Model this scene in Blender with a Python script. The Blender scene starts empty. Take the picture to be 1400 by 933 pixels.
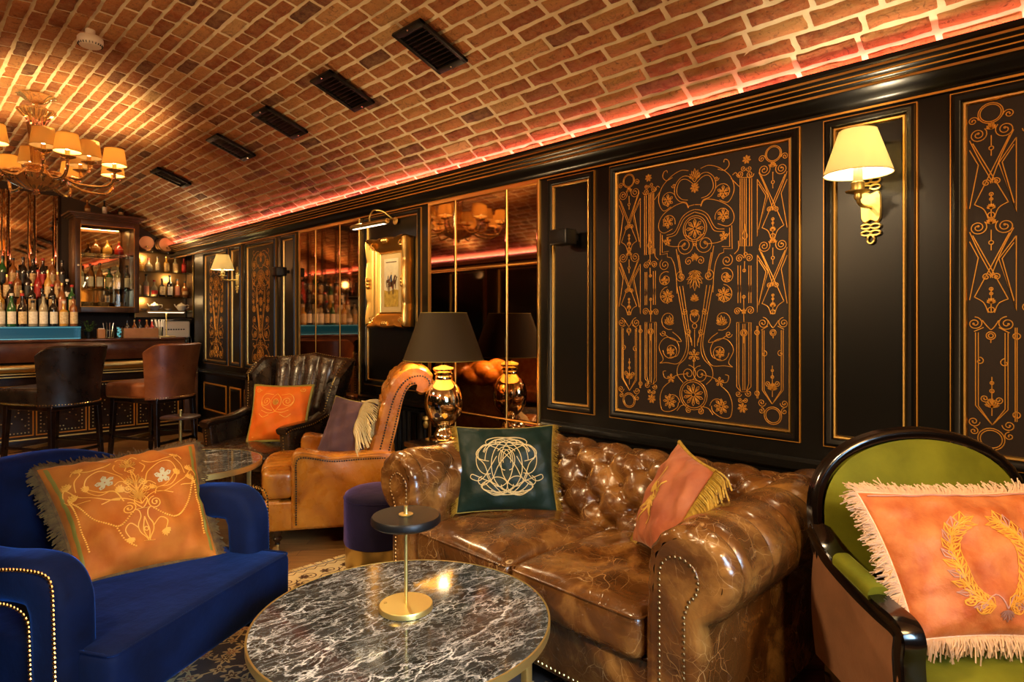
import bpy, bmesh, math, random
import numpy as np
from math import sin, cos, pi, sqrt, atan2, radians as R_
rnd = random.Random(7)
C = bpy.context.scene.collection
scn = bpy.context.scene

# ---------------------------------------------------------------- camera, world, exposure, large lights
cam_d = bpy.data.cameras.new('camera'); cam = bpy.data.objects.new('camera', cam_d); C.objects.link(cam)
cam_d.sensor_width = 36; cam_d.lens = 860/1400*36
cam_d.shift_y = -(466.5-438)/1400; cam_d.clip_start = 0.02
cam.location = (0, 0, 1.35); cam.rotation_euler = (pi/2, 0, -math.atan2(.7046, .7096))
scn.camera = cam
scn.view_settings.view_transform = 'Standard'; scn.view_settings.look = 'None'
scn.view_settings.gamma = 1; scn.view_settings.use_curve_mapping = False
scn.view_settings.exposure = 0.35
scn.cycles.max_bounces = 7; scn.cycles.diffuse_bounces = 3; scn.cycles.glossy_bounces = 4
scn.cycles.transmission_bounces = 5; scn.cycles.sample_clamp_indirect = 4; scn.cycles.caustics_reflective = False
scn.cycles.caustics_refractive = False; scn.cycles.blur_glossy = 0.5
w = bpy.data.worlds.new('world'); scn.world = w; w.use_nodes = True
w.node_tree.nodes['Background'].inputs[0].default_value = (1, .72, .42, 1)
w.node_tree.nodes['Background'].inputs[1].default_value = 0.12

def light(name, kind, loc, power, col, size=.1, rot=None, size_y=None, spot=None, blend=.5, target=None):
    d = bpy.data.lights.new(name, kind); d.energy = power; d.color = col
    if kind == 'AREA':
        d.size = size
        if size_y: d.shape = 'RECTANGLE'; d.size_y = size_y
    else: d.shadow_soft_size = size
    if kind == 'SPOT': d.spot_size = R_(spot or 60); d.spot_blend = blend
    o = bpy.data.objects.new(name, d); C.objects.link(o); o.location = loc
    if target is not None:
        dx, dy, dz = [target[i]-loc[i] for i in range(3)]
        o.rotation_euler = (math.atan2(sqrt(dx*dx+dy*dy), -dz), 0, math.atan2(-dx, dy))
    elif rot: o.rotation_euler = rot
    return o
WARM = (1, .62, .28); SOFT = (1, .78, .5); PINK = (1, .16, .14)
# unseen ceiling spots added to brighten the furniture and bar, with no fixtures
light('added_spot', 'SPOT', (-.5, 1.6, 2.55), 230, (1, .70, .38), .12, spot=75, blend=.8, target=(1.9, 1.6, .5))
light('added_spot', 'SPOT', (-.6, 4.2, 2.55), 200, (1, .68, .34), .12, spot=75, blend=.8, target=(2.2, 3.9, .5))
light('added_spot', 'SPOT', (.1, -1.2, 2.7), 180, (1, .70, .38), .15, spot=80, blend=.8, target=(2.1, .9, .5))
light('added_spot', 'SPOT', (-.7, 5.6, 2.5), 170, WARM, .12, spot=75, blend=.8, target=(1.3, 7.6, .9))
light('added_sofa_spot', 'SPOT', (2.0, 3.75, 2.6), 70, (1, .72, .40), .07, spot=45, blend=.7, target=(1.95, 1.75, .45))  # added for gloss highlights on the sofa seat
# assumed cool daylight: unseen light added behind the camera for the navy armchair front
cool_light = light('assumed_daylight', 'AREA', (.4, -2.2, 1.9), 17, (.45, .72, 1), 1.2, size_y=1.0, target=(.85, 1.9, .25)); cool_light.data.spread = R_(52)
# added point light behind the camera and added uplights opposite, brightening the vault
light('added_rear_light', 'POINT', (1.1, -1.05, 2.2), 80, (1, .60, .25), .25)
light('added_middle_uplight', 'SPOT', (-1.05, 2.2, 2.05), 90, (1, .60, .26), .06, spot=120, blend=1, target=(.9, 2.6, 2.95))
light('added_far_uplight', 'SPOT', (-1.05, 7.2, 2.05), 110, (1, .60, .26), .06, spot=130, blend=1, target=(.9, 7.6, 2.95))

# ---------------------------------------------------------------- materials
def _n(nt, t, **kw):
    n = nt.nodes.new(t)
    for k, v in kw.items():
        if hasattr(n, k): setattr(n, k, v)
    return n
def ramp(nt, stops, fac):
    r = _n(nt, 'ShaderNodeValToRGB'); e = r.color_ramp.elements
    while len(e) > 1: e.remove(e[0])
    e[0].position = stops[0][0]; e[0].color = (*stops[0][1], 1)
    for p, c in stops[1:]: x = e.new(p); x.color = (*c, 1)
    nt.links.new(fac, r.inputs[0]); return r.outputs[0]
def noise(nt, vec, scale, detail=4, rough=.55, dist=0):
    n = _n(nt, 'ShaderNodeTexNoise'); n.inputs['Scale'].default_value = scale
    n.inputs['Detail'].default_value = detail; n.inputs['Roughness'].default_value = rough; n.inputs['Distortion'].default_value = dist
    if vec is not None: nt.links.new(vec, n.inputs['Vector'])
    return n
def bump(nt, h, strength, dist, bsdf, prev=None):
    b = _n(nt, 'ShaderNodeBump'); b.inputs['Strength'].default_value = strength; b.inputs['Distance'].default_value = dist
    nt.links.new(h, b.inputs['Height'])
    if prev: nt.links.new(prev, b.inputs['Normal'])
    nt.links.new(b.outputs[0], bsdf.inputs['Normal']); return b.outputs[0]
def mixc(nt, fac, a, b, mode='MIX'):
    m = _n(nt, 'ShaderNodeMix', data_type='RGBA', blend_type=mode)
    for s, v in ((m.inputs[0], fac), (m.inputs[6], a), (m.inputs[7], b)):
        if hasattr(v, 'links'): nt.links.new(v, s)
        elif isinstance(v, (tuple, list)): s.default_value = (*v, 1)
        else: s.default_value = v
    return m.outputs[2]
def math_(nt, op, a, b=0.0, clamp=False):
    m = _n(nt, 'ShaderNodeMath', operation=op); m.use_clamp = clamp
    for s, v in ((m.inputs[0], a), (m.inputs[1], b)):
        if hasattr(v, 'links'): nt.links.new(v, s)
        else: s.default_value = v
    return m.outputs[0]
def mat(name, col, rough=.5, metal=0., coat=0., sheen=0., sheen_tint=None, emit=None, estr=0., trans=0., alpha=1., spec=None,
        var=None, vscale=8, bmp=0, bscale=60, bdist=.002, coat_rough=.1, ior=None):
    m = bpy.data.materials.new(name); m.use_nodes = True; nt = m.node_tree; b = nt.nodes['Principled BSDF']
    I = b.inputs
    I['Base Color'].default_value = (*col, 1); I['Roughness'].default_value = rough; I['Metallic'].default_value = metal
    I['Coat Weight'].default_value = coat; I['Coat Roughness'].default_value = coat_rough
    I['Sheen Weight'].default_value = sheen
    if sheen: I['Sheen Roughness'].default_value = .35
    if sheen_tint: I['Sheen Tint'].default_value = (*sheen_tint, 1)
    if emit: I['Emission Color'].default_value = (*emit, 1); I['Emission Strength'].default_value = estr
    if trans: I['Transmission Weight'].default_value = trans
    if ior: I['IOR'].default_value = ior
    if spec is not None: I['Specular IOR Level'].default_value = spec
    tc = _n(nt, 'ShaderNodeTexCoord'); vec = tc.outputs['Object']
    if var:
        n = noise(nt, vec, vscale, 5); c = ramp(nt, [(.35, col), (.65, var)], n.outputs[0]); nt.links.new(c, I['Base Color'])
    if bmp: bump(nt, noise(nt, vec, bscale, 6).outputs[0], bmp, bdist, b)
    return m
def leather(name, dark, mid, light, rough=.3, vein=.6, bstr=.5, vscale=1.0, veincol=None):
    m = bpy.data.materials.new(name); m.use_nodes = True; nt = m.node_tree; b = nt.nodes['Principled BSDF']
    tc = _n(nt, 'ShaderNodeTexCoord'); vec = tc.outputs['Object']
    n1 = noise(nt, vec, 4.5*vscale, 7, .6, .8)
    c = ramp(nt, [(.3, dark), (.5, mid), (.72, light)], n1.outputs[0])
    n2 = noise(nt, vec, 3*vscale, 3, .5)
    dv = _n(nt, 'ShaderNodeVectorMath', operation='MULTIPLY_ADD'); dv.inputs[1].default_value = (.35, .35, .35)
    nt.links.new(n2.outputs['Color'], dv.inputs[0]); nt.links.new(vec, dv.inputs[2])
    crk = []
    for sc, wd in ((9*vscale, .016), (21*vscale, .022)):
        v = _n(nt, 'ShaderNodeTexVoronoi', feature='DISTANCE_TO_EDGE'); v.inputs['Scale'].default_value = sc
        nt.links.new(dv.outputs[0], v.inputs['Vector'])
        mr = _n(nt, 'ShaderNodeMapRange'); mr.inputs['From Max'].default_value = wd; mr.inputs['To Min'].default_value = 1; mr.inputs['To Max'].default_value = 0
        nt.links.new(v.outputs['Distance'], mr.inputs['Value']); crk.append(mr.outputs[0])
    k = math_(nt, 'POWER', math_(nt, 'MAXIMUM', crk[0], math_(nt, 'MULTIPLY', crk[1], .7)), 1.6)
    msk = math_(nt, 'MULTIPLY', ramp(nt, [(.44, (0, 0, 0)), (.72, (1, 1, 1))], noise(nt, vec, 7*vscale, 5, .65).outputs[0]), vein)
    fac = math_(nt, 'MULTIPLY', k, msk)
    nt.links.new(mixc(nt, fac, c, veincol or light), b.inputs['Base Color'])
    b.inputs['Coat Weight'].default_value = .25; b.inputs['Coat Roughness'].default_value = .18; b.inputs['Specular IOR Level'].default_value = .6
    rr = ramp(nt, [(.3, (rough*.75,)*3), (.7, (rough*1.5,)*3)], noise(nt, vec, 14*vscale, 4).outputs[0]); nt.links.new(rr, b.inputs['Roughness'])
    h = math_(nt, 'ADD', math_(nt, 'MULTIPLY', noise(nt, vec, 18*vscale, 7, .55, .8).outputs[0], .8), math_(nt, 'MULTIPLY', k, -.15))
    p = bump(nt, h, bstr, .006, b)
    return m
def velvet(name, col, sh, rough=.75, amount=1.0, col2=None, vs=5):
    m = mat(name, col, rough, sheen=amount, sheen_tint=sh, spec=.15, var=col2 or tuple(k*1.5 for k in col), vscale=vs, bmp=.35, bscale=7, bdist=.02)
    return m
def marble():
    m = bpy.data.materials.new('veined_marble'); m.use_nodes = True; nt = m.node_tree; b = nt.nodes['Principled BSDF']
    tc = _n(nt, 'ShaderNodeTexCoord'); mp = _n(nt, 'ShaderNodeMapping'); mp.inputs['Rotation'].default_value = (0, 0, R_(52)); mp.inputs['Scale'].default_value = (1, 2.3, 1)
    nt.links.new(tc.outputs['Object'], mp.inputs[0]); vec = mp.outputs[0]
    n = noise(nt, vec, 5, 6, .6)
    dv = _n(nt, 'ShaderNodeVectorMath', operation='MULTIPLY_ADD'); dv.inputs[1].default_value = (.30, .30, .30)
    nt.links.new(n.outputs['Color'], dv.inputs[0]); nt.links.new(vec, dv.inputs[2])
    outs = []
    for sc, wd, wgt, ms in ((5.0, .045, 1.0, 4), (11, .05, .8, 6), (24, .07, .4, 9)):
        v = _n(nt, 'ShaderNodeTexVoronoi', feature='DISTANCE_TO_EDGE'); v.inputs['Scale'].default_value = sc
        nt.links.new(dv.outputs[0], v.inputs['Vector'])
        mr = _n(nt, 'ShaderNodeMapRange'); mr.inputs['From Max'].default_value = wd; mr.inputs['To Min'].default_value = 1; mr.inputs['To Max'].default_value = 0
        nt.links.new(v.outputs['Distance'], mr.inputs['Value'])
        mk = ramp(nt, [(.38, (0, 0, 0)), (.62, (wgt,)*3)], noise(nt, vec, ms, 4).outputs[0])
        outs.append(math_(nt, 'MULTIPLY', math_(nt, 'POWER', mr.outputs[0], 1.5), mk))
    k = math_(nt, 'MAXIMUM', outs[0], math_(nt, 'MAXIMUM', outs[1], outs[2]), True)
    base = ramp(nt, [(.35, (.010, .012, .011)), (.75, (.06, .065, .06))], noise(nt, vec, 7, 6, .7, .5).outputs[0])
    nt.links.new(mixc(nt, k, base, (.86, .86, .80)), b.inputs['Base Color'])
    b.inputs['Roughness'].default_value = .10; b.inputs['Coat Weight'].default_value = .2; b.inputs['Coat Roughness'].default_value = .04
    return m
def brick():
    m = bpy.data.materials.new('vault_brick'); m.use_nodes = True; nt = m.node_tree; b = nt.nodes['Principled BSDF']
    at = _n(nt, 'ShaderNodeAttribute'); at.attribute_name = 'tint'
    tc = _n(nt, 'ShaderNodeTexCoord'); vec = tc.outputs['Object']
    c = ramp(nt, [(0, (.06, .032, .028)), (.1, (.20, .055, .020)), (.35, (.38, .105, .028)), (.6, (.50, .19, .055)), (.85, (.60, .30, .10)), (1, (.66, .44, .20))], at.outputs['Fac'])
    n1 = noise(nt, vec, 16, 6, .65, .6)
    c2 = mixc(nt, ramp(nt, [(.35, (0, 0, 0)), (.75, (.55,)*3)], n1.outputs[0]), c, (.62, .38, .16))
    c3 = mixc(nt, ramp(nt, [(.28, (.9,)*3), (.47, (0, 0, 0))], noise(nt, vec, 34, 7, .68, 1.6).outputs[0]), c2, (.07, .025, .015))
    nt.links.new(c3, b.inputs['Base Color']); b.inputs['Roughness'].default_value = .75; b.inputs['Specular IOR Level'].default_value = .3
    mp = _n(nt, 'ShaderNodeMapping'); mp.inputs['Scale'].default_value = (1, .45, 1); mp.inputs['Rotation'].default_value = (0, 0, .5)
    nt.links.new(vec, mp.inputs[0])
    bump(nt, noise(nt, mp.outputs[0], 40, 9, .72, 1.4).outputs[0], 1.0, .022, b)
    return m
def parquet():
    m = bpy.data.materials.new('oak_floor'); m.use_nodes = True; nt = m.node_tree; b = nt.nodes['Principled BSDF']
    tc = _n(nt, 'ShaderNodeTexCoord'); mp = _n(nt, 'ShaderNodeMapping'); mp.inputs['Rotation'].default_value = (0, 0, R_(45))
    nt.links.new(tc.outputs['Object'], mp.inputs[0])
    br = _n(nt, 'ShaderNodeTexBrick'); I = br.inputs
    I['Scale'].default_value = 1; I['Brick Width'].default_value = .5; I['Row Height'].default_value = .09; I['Mortar Size'].default_value = .0015
    I['Color1'].default_value = (.40, .21, .065, 1); I['Color2'].default_value = (.27, .13, .04, 1); I['Mortar'].default_value = (.02, .01, .005, 1)
    nt.links.new(mp.outputs[0], I['Vector'])
    mp2 = _n(nt, 'ShaderNodeMapping'); mp2.inputs['Scale'].default_value = (1, 14, 1); nt.links.new(mp.outputs[0], mp2.inputs[0])
    g = noise(nt, mp2.outputs[0], 6, 6, .6, .5)
    nt.links.new(mixc(nt, ramp(nt, [(.35, (0, 0, 0)), (.7, (.6,)*3)], g.outputs[0]), br.outputs['Color'], (.10, .045, .016)), b.inputs['Base Color'])
    b.inputs['Roughness'].default_value = .38; bump(nt, g.outputs[0], .15, .003, b)
    return m
def glass_mat(name, tint):
    m = bpy.data.materials.new(name); m.use_nodes = True; nt = m.node_tree; out = [n for n in nt.nodes if n.type == 'OUTPUT_MATERIAL'][0]
    tr = _n(nt, 'ShaderNodeBsdfTransparent'); tr.inputs[0].default_value = (*tint, 1); gl = _n(nt, 'ShaderNodeBsdfGlossy'); gl.inputs['Roughness'].default_value = .02
    fr = _n(nt, 'ShaderNodeFresnel'); fr.inputs[0].default_value = 1.45; mx = _n(nt, 'ShaderNodeMixShader')
    nt.links.new(fr.outputs[0], mx.inputs[0]); nt.links.new(tr.outputs[0], mx.inputs[1]); nt.links.new(gl.outputs[0], mx.inputs[2]); nt.links.new(mx.outputs[0], out.inputs[0])
    return m
def shade_mat(name, col, trans=.5, glow=0.):
    m = bpy.data.materials.new(name); m.use_nodes = True; nt = m.node_tree; b = nt.nodes['Principled BSDF']
    out = [n for n in nt.nodes if n.type == 'OUTPUT_MATERIAL'][0]
    b.inputs['Base Color'].default_value = (*col, 1); b.inputs['Roughness'].default_value = .9; b.inputs['Specular IOR Level'].default_value = .1
    t = _n(nt, 'ShaderNodeBsdfTranslucent'); t.inputs[0].default_value = (*col, 1)
    mx = _n(nt, 'ShaderNodeMixShader'); mx.inputs[0].default_value = trans
    nt.links.new(b.outputs[0], mx.inputs[1]); nt.links.new(t.outputs[0], mx.inputs[2]); nt.links.new(mx.outputs[0], out.inputs[0])
    if glow:
        b.inputs['Emission Color'].default_value = (*col, 1); b.inputs['Emission Strength'].default_value = glow
    return m
M = dict(
 black=mat('black_panel_paint', (.004, .0036, .003), .30, spec=.28, bmp=.04, bscale=90),
 field=mat('black_panel_field', (.004, .0036, .003), .42, spec=.28, bmp=.08, bscale=120),
 silk=mat('brown_panel_cloth', (.012, .006, .004), .5, spec=.3, bmp=.3, bscale=260, bdist=.001),
 gold=mat('gilt', (.80, .50, .14), .30, 1.0, bmp=.15, bscale=80),
 giltpaint=mat('gilt_line', (.66, .31, .05), .42, .7),
 brass=mat('brass', (.80, .56, .22), .25, 1.0),
 brushed=mat('brushed_brass', (.62, .45, .16), .34, 1.0),
 satin=mat('satin_brass', (.78, .60, .20), .38, .9),
 brick=brick(), mortar=mat('lime_mortar', (.84, .72, .48), .9, var=(.70, .56, .34), vscale=12, bmp=.4, bscale=50, bdist=.004),
 mirror=mat('bronze_mirror', (.50, .33, .21), .035, 1.0), mirror2=mat('smoked_mirror', (.80, .60, .40), .03, 1.0),
 marble=marble(), floor=parquet(),
 sofa=leather('worn_brown_leather', (.032, .011, .003), (.115, .042, .009), (.36, .175, .042), .20, 1.0, .42, 1.0, (.66, .40, .15)),
 tan=leather('tan_leather', (.22, .062, .006), (.38, .125, .009), (.54, .22, .028), .26, .25, .3, 1.1),
 darkleather=leather('dark_brown_leather', (.010, .005, .003), (.022, .010, .004), (.055, .028, .009), .25, .1, .25, 1.3),
 stoolred=leather('russet_leather', (.13, .030, .008), (.23, .065, .016), (.34, .11, .030), .36, .2, .25, 1.0),
 stoolblack=leather('black_leather', (.006, .004, .004), (.012, .008, .006), (.028, .018, .011), .3, .1, .25, 1.0),
 blue=velvet('navy_velvet', (.001, .003, .016), (.05, .25, 1.0), .8, .36, (.0025, .009, .046)),
 purple=velvet('purple_velvet', (.006, .004, .016), (.45, .32, 1.0), .8, .7, (.010, .006, .026)),
 greenv=velvet('olive_green_velvet', (.11, .12, .006), (.75, .85, .2), .7, .5, (.19, .20, .012)),
 beigev=velvet('brown_beige_velvet', (.17, .075, .035), (.9, .6, .4), .8, .5),
 orange=velvet('orange_velvet', (.42, .095, .010), (1, .5, .15), .7, .5, (.56, .17, .02), 7),
 orange2=velvet('bright_orange_velvet', (.68, .105, .006), (1, .4, .1), .6, .4, (.70, .16, .01), 6),
 silkorange=mat('orange_silk', (.42, .085, .012), .58, sheen=.35, sheen_tint=(1, .7, .5), var=(.66, .22, .06), vscale=12, bmp=.5, bscale=14, bdist=.02),
 pinkv=velvet('rose_velvet', (.28, .075, .035), (1, .6, .4), .7, .4, (.44, .15, .065), 8),
 greensilk=mat('dark_green_satin', (.003, .013, .008), .5, spec=.25, sheen=.12, sheen_tint=(.7, .9, .8), var=(.005, .018, .012), vscale=6, bmp=.4, bscale=9, bdist=.02),
 mauve=velvet('mauve_velvet', (.07, .035, .035), (.8, .6, .6), .8, .5),
 cream=mat('cream_thread', (.60, .47, .22), .6), goldthread=mat('gold_thread', (.62, .38, .06), .55, .2), orangethread=mat('orange_thread', (.85, .38, .04), .6),
 fringecream=mat('cream_fringe', (.80, .58, .40), .7), fringebrown=mat('brown_fringe', (.085, .036, .008), .85, var=(.17, .090, .018), vscale=40),
 fringegold=mat('gold_fringe', (.50, .32, .04), .6, .2, var=(.30, .17, .02), vscale=60), mauvethread=mat('lilac_thread', (.55, .28, .22), .6),
 olive=mat('olive_piping', (.24, .18, .02), .6), lacquer=mat('black_lacquer', (.004, .0025, .002), .16, coat=.5), wood=mat('dark_polished_wood', (.008, .004, .003), .2, coat=.5, var=(.02, .009, .004), vscale=14),
 cabwood=mat('walnut_wood', (.045, .020, .009), .35, var=(.09, .04, .016), vscale=9), boxwood=mat('light_wood', (.40, .17, .06), .55, var=(.5, .24, .09)),
 barmarble=mat('red_brown_marble', (.055, .016, .008), .16, coat=.5, var=(.10, .035, .015), vscale=7),
 darkmetal=mat('dark_metal', (.012, .012, .013), .42, .6), blackplastic=mat('black_plastic', (.008, .008, .008), .4),
 white=mat('white_plastic', (.72, .66, .55), .4), ceramic=mat('cream_ceramic', (.75, .66, .52), .2, coat=.4), steel=mat('steel', (.65, .6, .5), .2, 1.0),
 mercury=mat('mercury_glass', (.95, .84, .58), .07, 1.0, coat=.5), bronze=mat('dark_bronze', (.30, .19, .08), .35, 1.0),
 shade=shade_mat('cream_lamp_shade', (.95, .72, .34), .55, .0),
 sconceshade=shade_mat('parchment_shade', (.90, .80, .52), .50), bulb=mat('bulb', (1, .8, .5), .5, emit=(1, .72, .38), estr=30), candle=mat('ivory_candle_tube', (.8, .68, .45), .5),
 olive_shade=mat('olive_brown_lamp_shade', (.036, .022, .007), .7, spec=.2), shadein=mat('gold_shade_lining', (.85, .55, .14), .5, .3),
 led=mat('pink_led', (1, .2, .2), .5, emit=(1, .24, .20), estr=22), ledw=mat('white_led', (1, .9, .7), .5, emit=(1, .85, .6), estr=3.5),
 ledblue=mat('blue_lit_acrylic', (.1, .3, .4), .3, emit=(.12, .50, .60), estr=.6), acrylic=mat('dark_blue_acrylic', (.02, .06, .09), .2, emit=(.03, .30, .42), estr=.14, coat=.5), crystal=mat('amber_crystal', (.95, .66, .30), .06, .75, coat=.6),
 paper=mat('cream_paper', (.72, .62, .42), .7, var=(.66, .50, .26), vscale=9), mount=mat('mount_board', (.62, .46, .20), .8), sky=mat('painted_sky', (.80, .70, .45), .8, var=(.62, .55, .36), vscale=9),
 ground=mat('painted_ground', (.60, .40, .06), .8, var=(.35, .22, .03), vscale=30), ink=mat('brown_paint', (.09, .04, .015), .8), inkblue=mat('blue_paint', (.04, .07, .14), .8), inkred=mat('red_paint', (.45, .05, .02), .8),
 rug=mat('dark_brown_rug', (.018, .007, .006), .95, var=(.03, .012, .008), vscale=60, bmp=.5, bscale=300, sheen=.3), rugcream=mat('cream_rug_wool', (.66, .50, .24), .95, bmp=.4, bscale=300), rugpink=mat('rose_rug_wool', (.36, .15, .08), .95), rugbrown=mat('brown_rug_wool', (.10, .045, .02), .95),
 leaf=mat('green_leaf', (.05, .12, .012), .5), clear=glass_mat('clear_glass', (.94, .93, .86)), shelfback=mat('warm_metal_backing', (.50, .28, .10), .28, .9, bmp=.1, bscale=30),
 plaster=mat('dark_plaster', (.05, .03, .02), .8),
)

# ---------------------------------------------------------------- mesh tools
class MB:
    def __init__(s): s.v = []; s.f = []; s.mi = []; s.n = 0; s.attr = None
    def add(s, V, F, mi=0):
        V = np.asarray(V, float).reshape(-1, 3); s.v.append(V)
        for f in F: s.f.append([i+s.n for i in f]); s.mi.append(mi)
        s.n += len(V); return s
    def grid(s, P, cu=False, cv=False, mi=0, flip=False):
        P = np.asarray(P, float); nu, nv = P.shape[:2]; F = []
        for i in range(nu if cu else nu-1):
            for j in range(nv if cv else nv-1):
                a = i*nv+j; b = ((i+1) % nu)*nv+j; c = ((i+1) % nu)*nv+(j+1) % nv; d = i*nv+(j+1) % nv
                F.append([a, d, c, b] if flip else [a, b, c, d])
        return s.add(P.reshape(-1, 3), F, mi)
    def poly(s, P, mi=0): return s.add(P, [list(range(len(P)))], mi)
    def box(s, c, h, r=0.0, n=None, warp=None, mi=0, rz=0.0):
        """rounded box: centre, half sizes, edge radius"""
        h = np.array(h, float); r = min(r, min(h)*.999)
        ax = []
        for k in range(3):
            m = (n[k] if n else 1)
            inner = np.linspace(-(h[k]-r), h[k]-r, m+1)
            if r > 0:
                e = np.array([1, .93, .72, .38]) if r > .012 else np.array([1, .7])
                lo = -(h[k]-r)-r*e[:]; ax.append(np.concatenate([lo, inner, -lo[::-1]]))
            else: ax.append(inner)
        for k in range(3):
            a, b = [(1, 2), (2, 0), (0, 1)][k]
            for sg in (-1, 1):
                A, B = np.meshgrid(ax[a], ax[b], indexing='ij'); P = np.zeros(A.shape+(3,))
                P[..., a] = A; P[..., b] = B; P[..., k] = sg*h[k]
                if r > 0:
                    inn = np.clip(P, -(h-r), h-r); d = P-inn; L = np.linalg.norm(d, axis=-1, keepdims=True); P = inn+d/np.maximum(L, 1e-9)*r
                if warp: P = warp(P)
                if rz: P = np.stack([P[..., 0]*cos(rz)-P[..., 1]*sin(rz), P[..., 0]*sin(rz)+P[..., 1]*cos(rz), P[..., 2]], -1)
                s.grid(P+np.array(c), mi=mi, flip=(sg < 0))
        s.weld = True
        return s
    def sweep(s, path, sec, ref=(0, 0, 1), closed=False, caps=True, mi=0, scale=None):
        path = np.asarray(path, float); n = len(path); sec = np.asarray(sec, float); out = []
        for i in range(n):
            if closed: t = path[(i+1) % n]-path[i-1]
            else: t = path[min(i+1, n-1)]-path[max(i-1, 0)]
            t = t/(np.linalg.norm(t)+1e-12); rf = np.array(ref(i) if callable(ref) else ref, float)
            e1 = rf-t*np.dot(t, rf)
            if np.linalg.norm(e1) < 1e-4: e1 = np.array([1., 0, 0])-t*t[0]
            e1 /= np.linalg.norm(e1); e2 = np.cross(t, e1); k = 1 if scale is None else (scale(i/(n-1)) if callable(scale) else scale)
            out.append(path[i]+sec[:, :1]*k*e1+sec[:, 1:]*k*e2)
        s.grid(out, cu=closed, cv=True, mi=mi)
        if caps and not closed:
            s.poly(out[0][::-1], mi); s.poly(out[-1], mi)
        return s
    def tube(s, path, r, n=8, closed=False, mi=0, scale=None, ref=(0, 0, 1)):
        a = np.arange(n)*2*pi/n; return s.sweep(path, np.stack([r*np.cos(a), r*np.sin(a)], 1), ref, closed, True, mi, scale)
    def lathe(s, prof, c=(0, 0, 0), n=24, mi=0, ax='z', flute=0, fl=0., sx=1, sy=1):
        a = np.arange(n)*2*pi/n; P = []
        for r, z in prof:
            rr = r*(1+fl*np.cos(a*flute)) if flute else r*np.ones(n)
            x, y = rr*np.cos(a)*sx, rr*np.sin(a)*sy; zz = np.full(n, z)
            if ax == 'z': P.append(np.stack([x, y, zz], 1))
            elif ax == 'x': P.append(np.stack([zz, x, y], 1))
            else: P.append(np.stack([y, zz, x], 1))
        P = np.array(P)+np.array(c); s.grid(P, cv=True, mi=mi, flip=True)
        cl = prof[0] == prof[-1]
        if prof[0][0] > 1e-4 and not cl: s.poly(P[0][::-1], mi)
        if prof[-1][0] > 1e-4 and not cl: s.poly(P[-1], mi)
        return s
    def dome(s, c, nrm, r, mi=0, n=6):
        nrm = np.array(nrm, float); nrm /= np.linalg.norm(nrm); a = np.array([0, 0, 1.]) if abs(nrm[2]) < .9 else np.array([1., 0, 0])
        e1 = np.cross(nrm, a); e1 /= np.linalg.norm(e1); e2 = np.cross(nrm, e1); V = []; c = np.array(c, float)
        for rr, hh in ((1, 0), (.75, .5)):
            for k in range(n): t = 2*pi*k/n; V.append(c+r*rr*(e1*cos(t)+e2*sin(t))+nrm*r*hh)
        V.append(c+nrm*r*.72)
        F = [[k, (k+1) % n, n+(k+1) % n, n+k] for k in range(n)]+[[n+k, n+(k+1) % n, 2*n] for k in range(n)]
        return s.add(V, F, mi)
    def build(s, name, mats, parent=None, origin=(0, 0, 0), smooth=True, ang=40, weld=None):
        V = np.concatenate(s.v)-np.array(origin); me = bpy.data.meshes.new(name)
        me.from_pydata(V.tolist(), [], s.f)
        for m_ in (mats if isinstance(mats, (list, tuple)) else [mats]): me.materials.append(m_)
        me.polygons.foreach_set('material_index', s.mi)
        if weld or (weld is None and getattr(s, 'weld', False)):
            bm = bmesh.new(); bm.from_mesh(me); bmesh.ops.remove_doubles(bm, verts=bm.verts, dist=2e-5); bmesh.ops.recalc_face_normals(bm, faces=bm.faces); bm.to_mesh(me); bm.free()
        if smooth:
            me.polygons.foreach_set('use_smooth', [True]*len(me.polygons)); me.set_sharp_from_angle(angle=R_(ang))
        me.update()
        o = bpy.data.objects.new(name, me); C.objects.link(o); o.parent = parent
        o.location = origin
        return o
def tag(o, label=None, cat=None, group=None, kind=None):
    for k, v in (('label', label), ('category', cat), ('group', group), ('kind', kind)):
        if v: o[k] = v
    return o
def thing(name, label, cat, loc=(0, 0, 0), rz=0, group=None):
    o = bpy.data.objects.new(name, None); C.objects.link(o); o.location = loc; o.rotation_euler = (0, 0, rz); o.empty_display_size = .1
    return tag(o, label, cat, group)
def struct(name, mb, m, **k): o = mb.build(name, m, **k); o['kind'] = 'structure'; return o
def dup(root, loc=None, rz=None, label=None, group=None):
    def cp(o, par):
        c = o.copy(); C.objects.link(c); c.parent = par
        for ch in list(o.children): cp(ch, c)
        return c
    r = cp(root, None)
    if loc is not None: r.location = loc
    if rz is not None: r.rotation_euler = (0, 0, rz)
    if label: r['label'] = label
    if group: r['group'] = group
    return r
def smooth_path(pts, n=6, closed=False):
    pts = np.asarray(pts, float); N = len(pts); out = []
    for i in range(N if closed else N-1):
        if closed: p0, p1, p2, p3 = pts[i-1], pts[i], pts[(i+1) % N], pts[(i+2) % N]
        else: p0, p1, p2, p3 = pts[max(i-1, 0)], pts[i], pts[i+1], pts[min(i+2, N-1)]
        for t in np.arange(n)/n: out.append(.5*((2*p1)+(-p0+p2)*t+(2*p0-5*p1+4*p2-p3)*t*t+(-p0+3*p1-3*p2+p3)*t**3))
    if not closed: out.append(pts[-1])
    return np.array(out)
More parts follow.
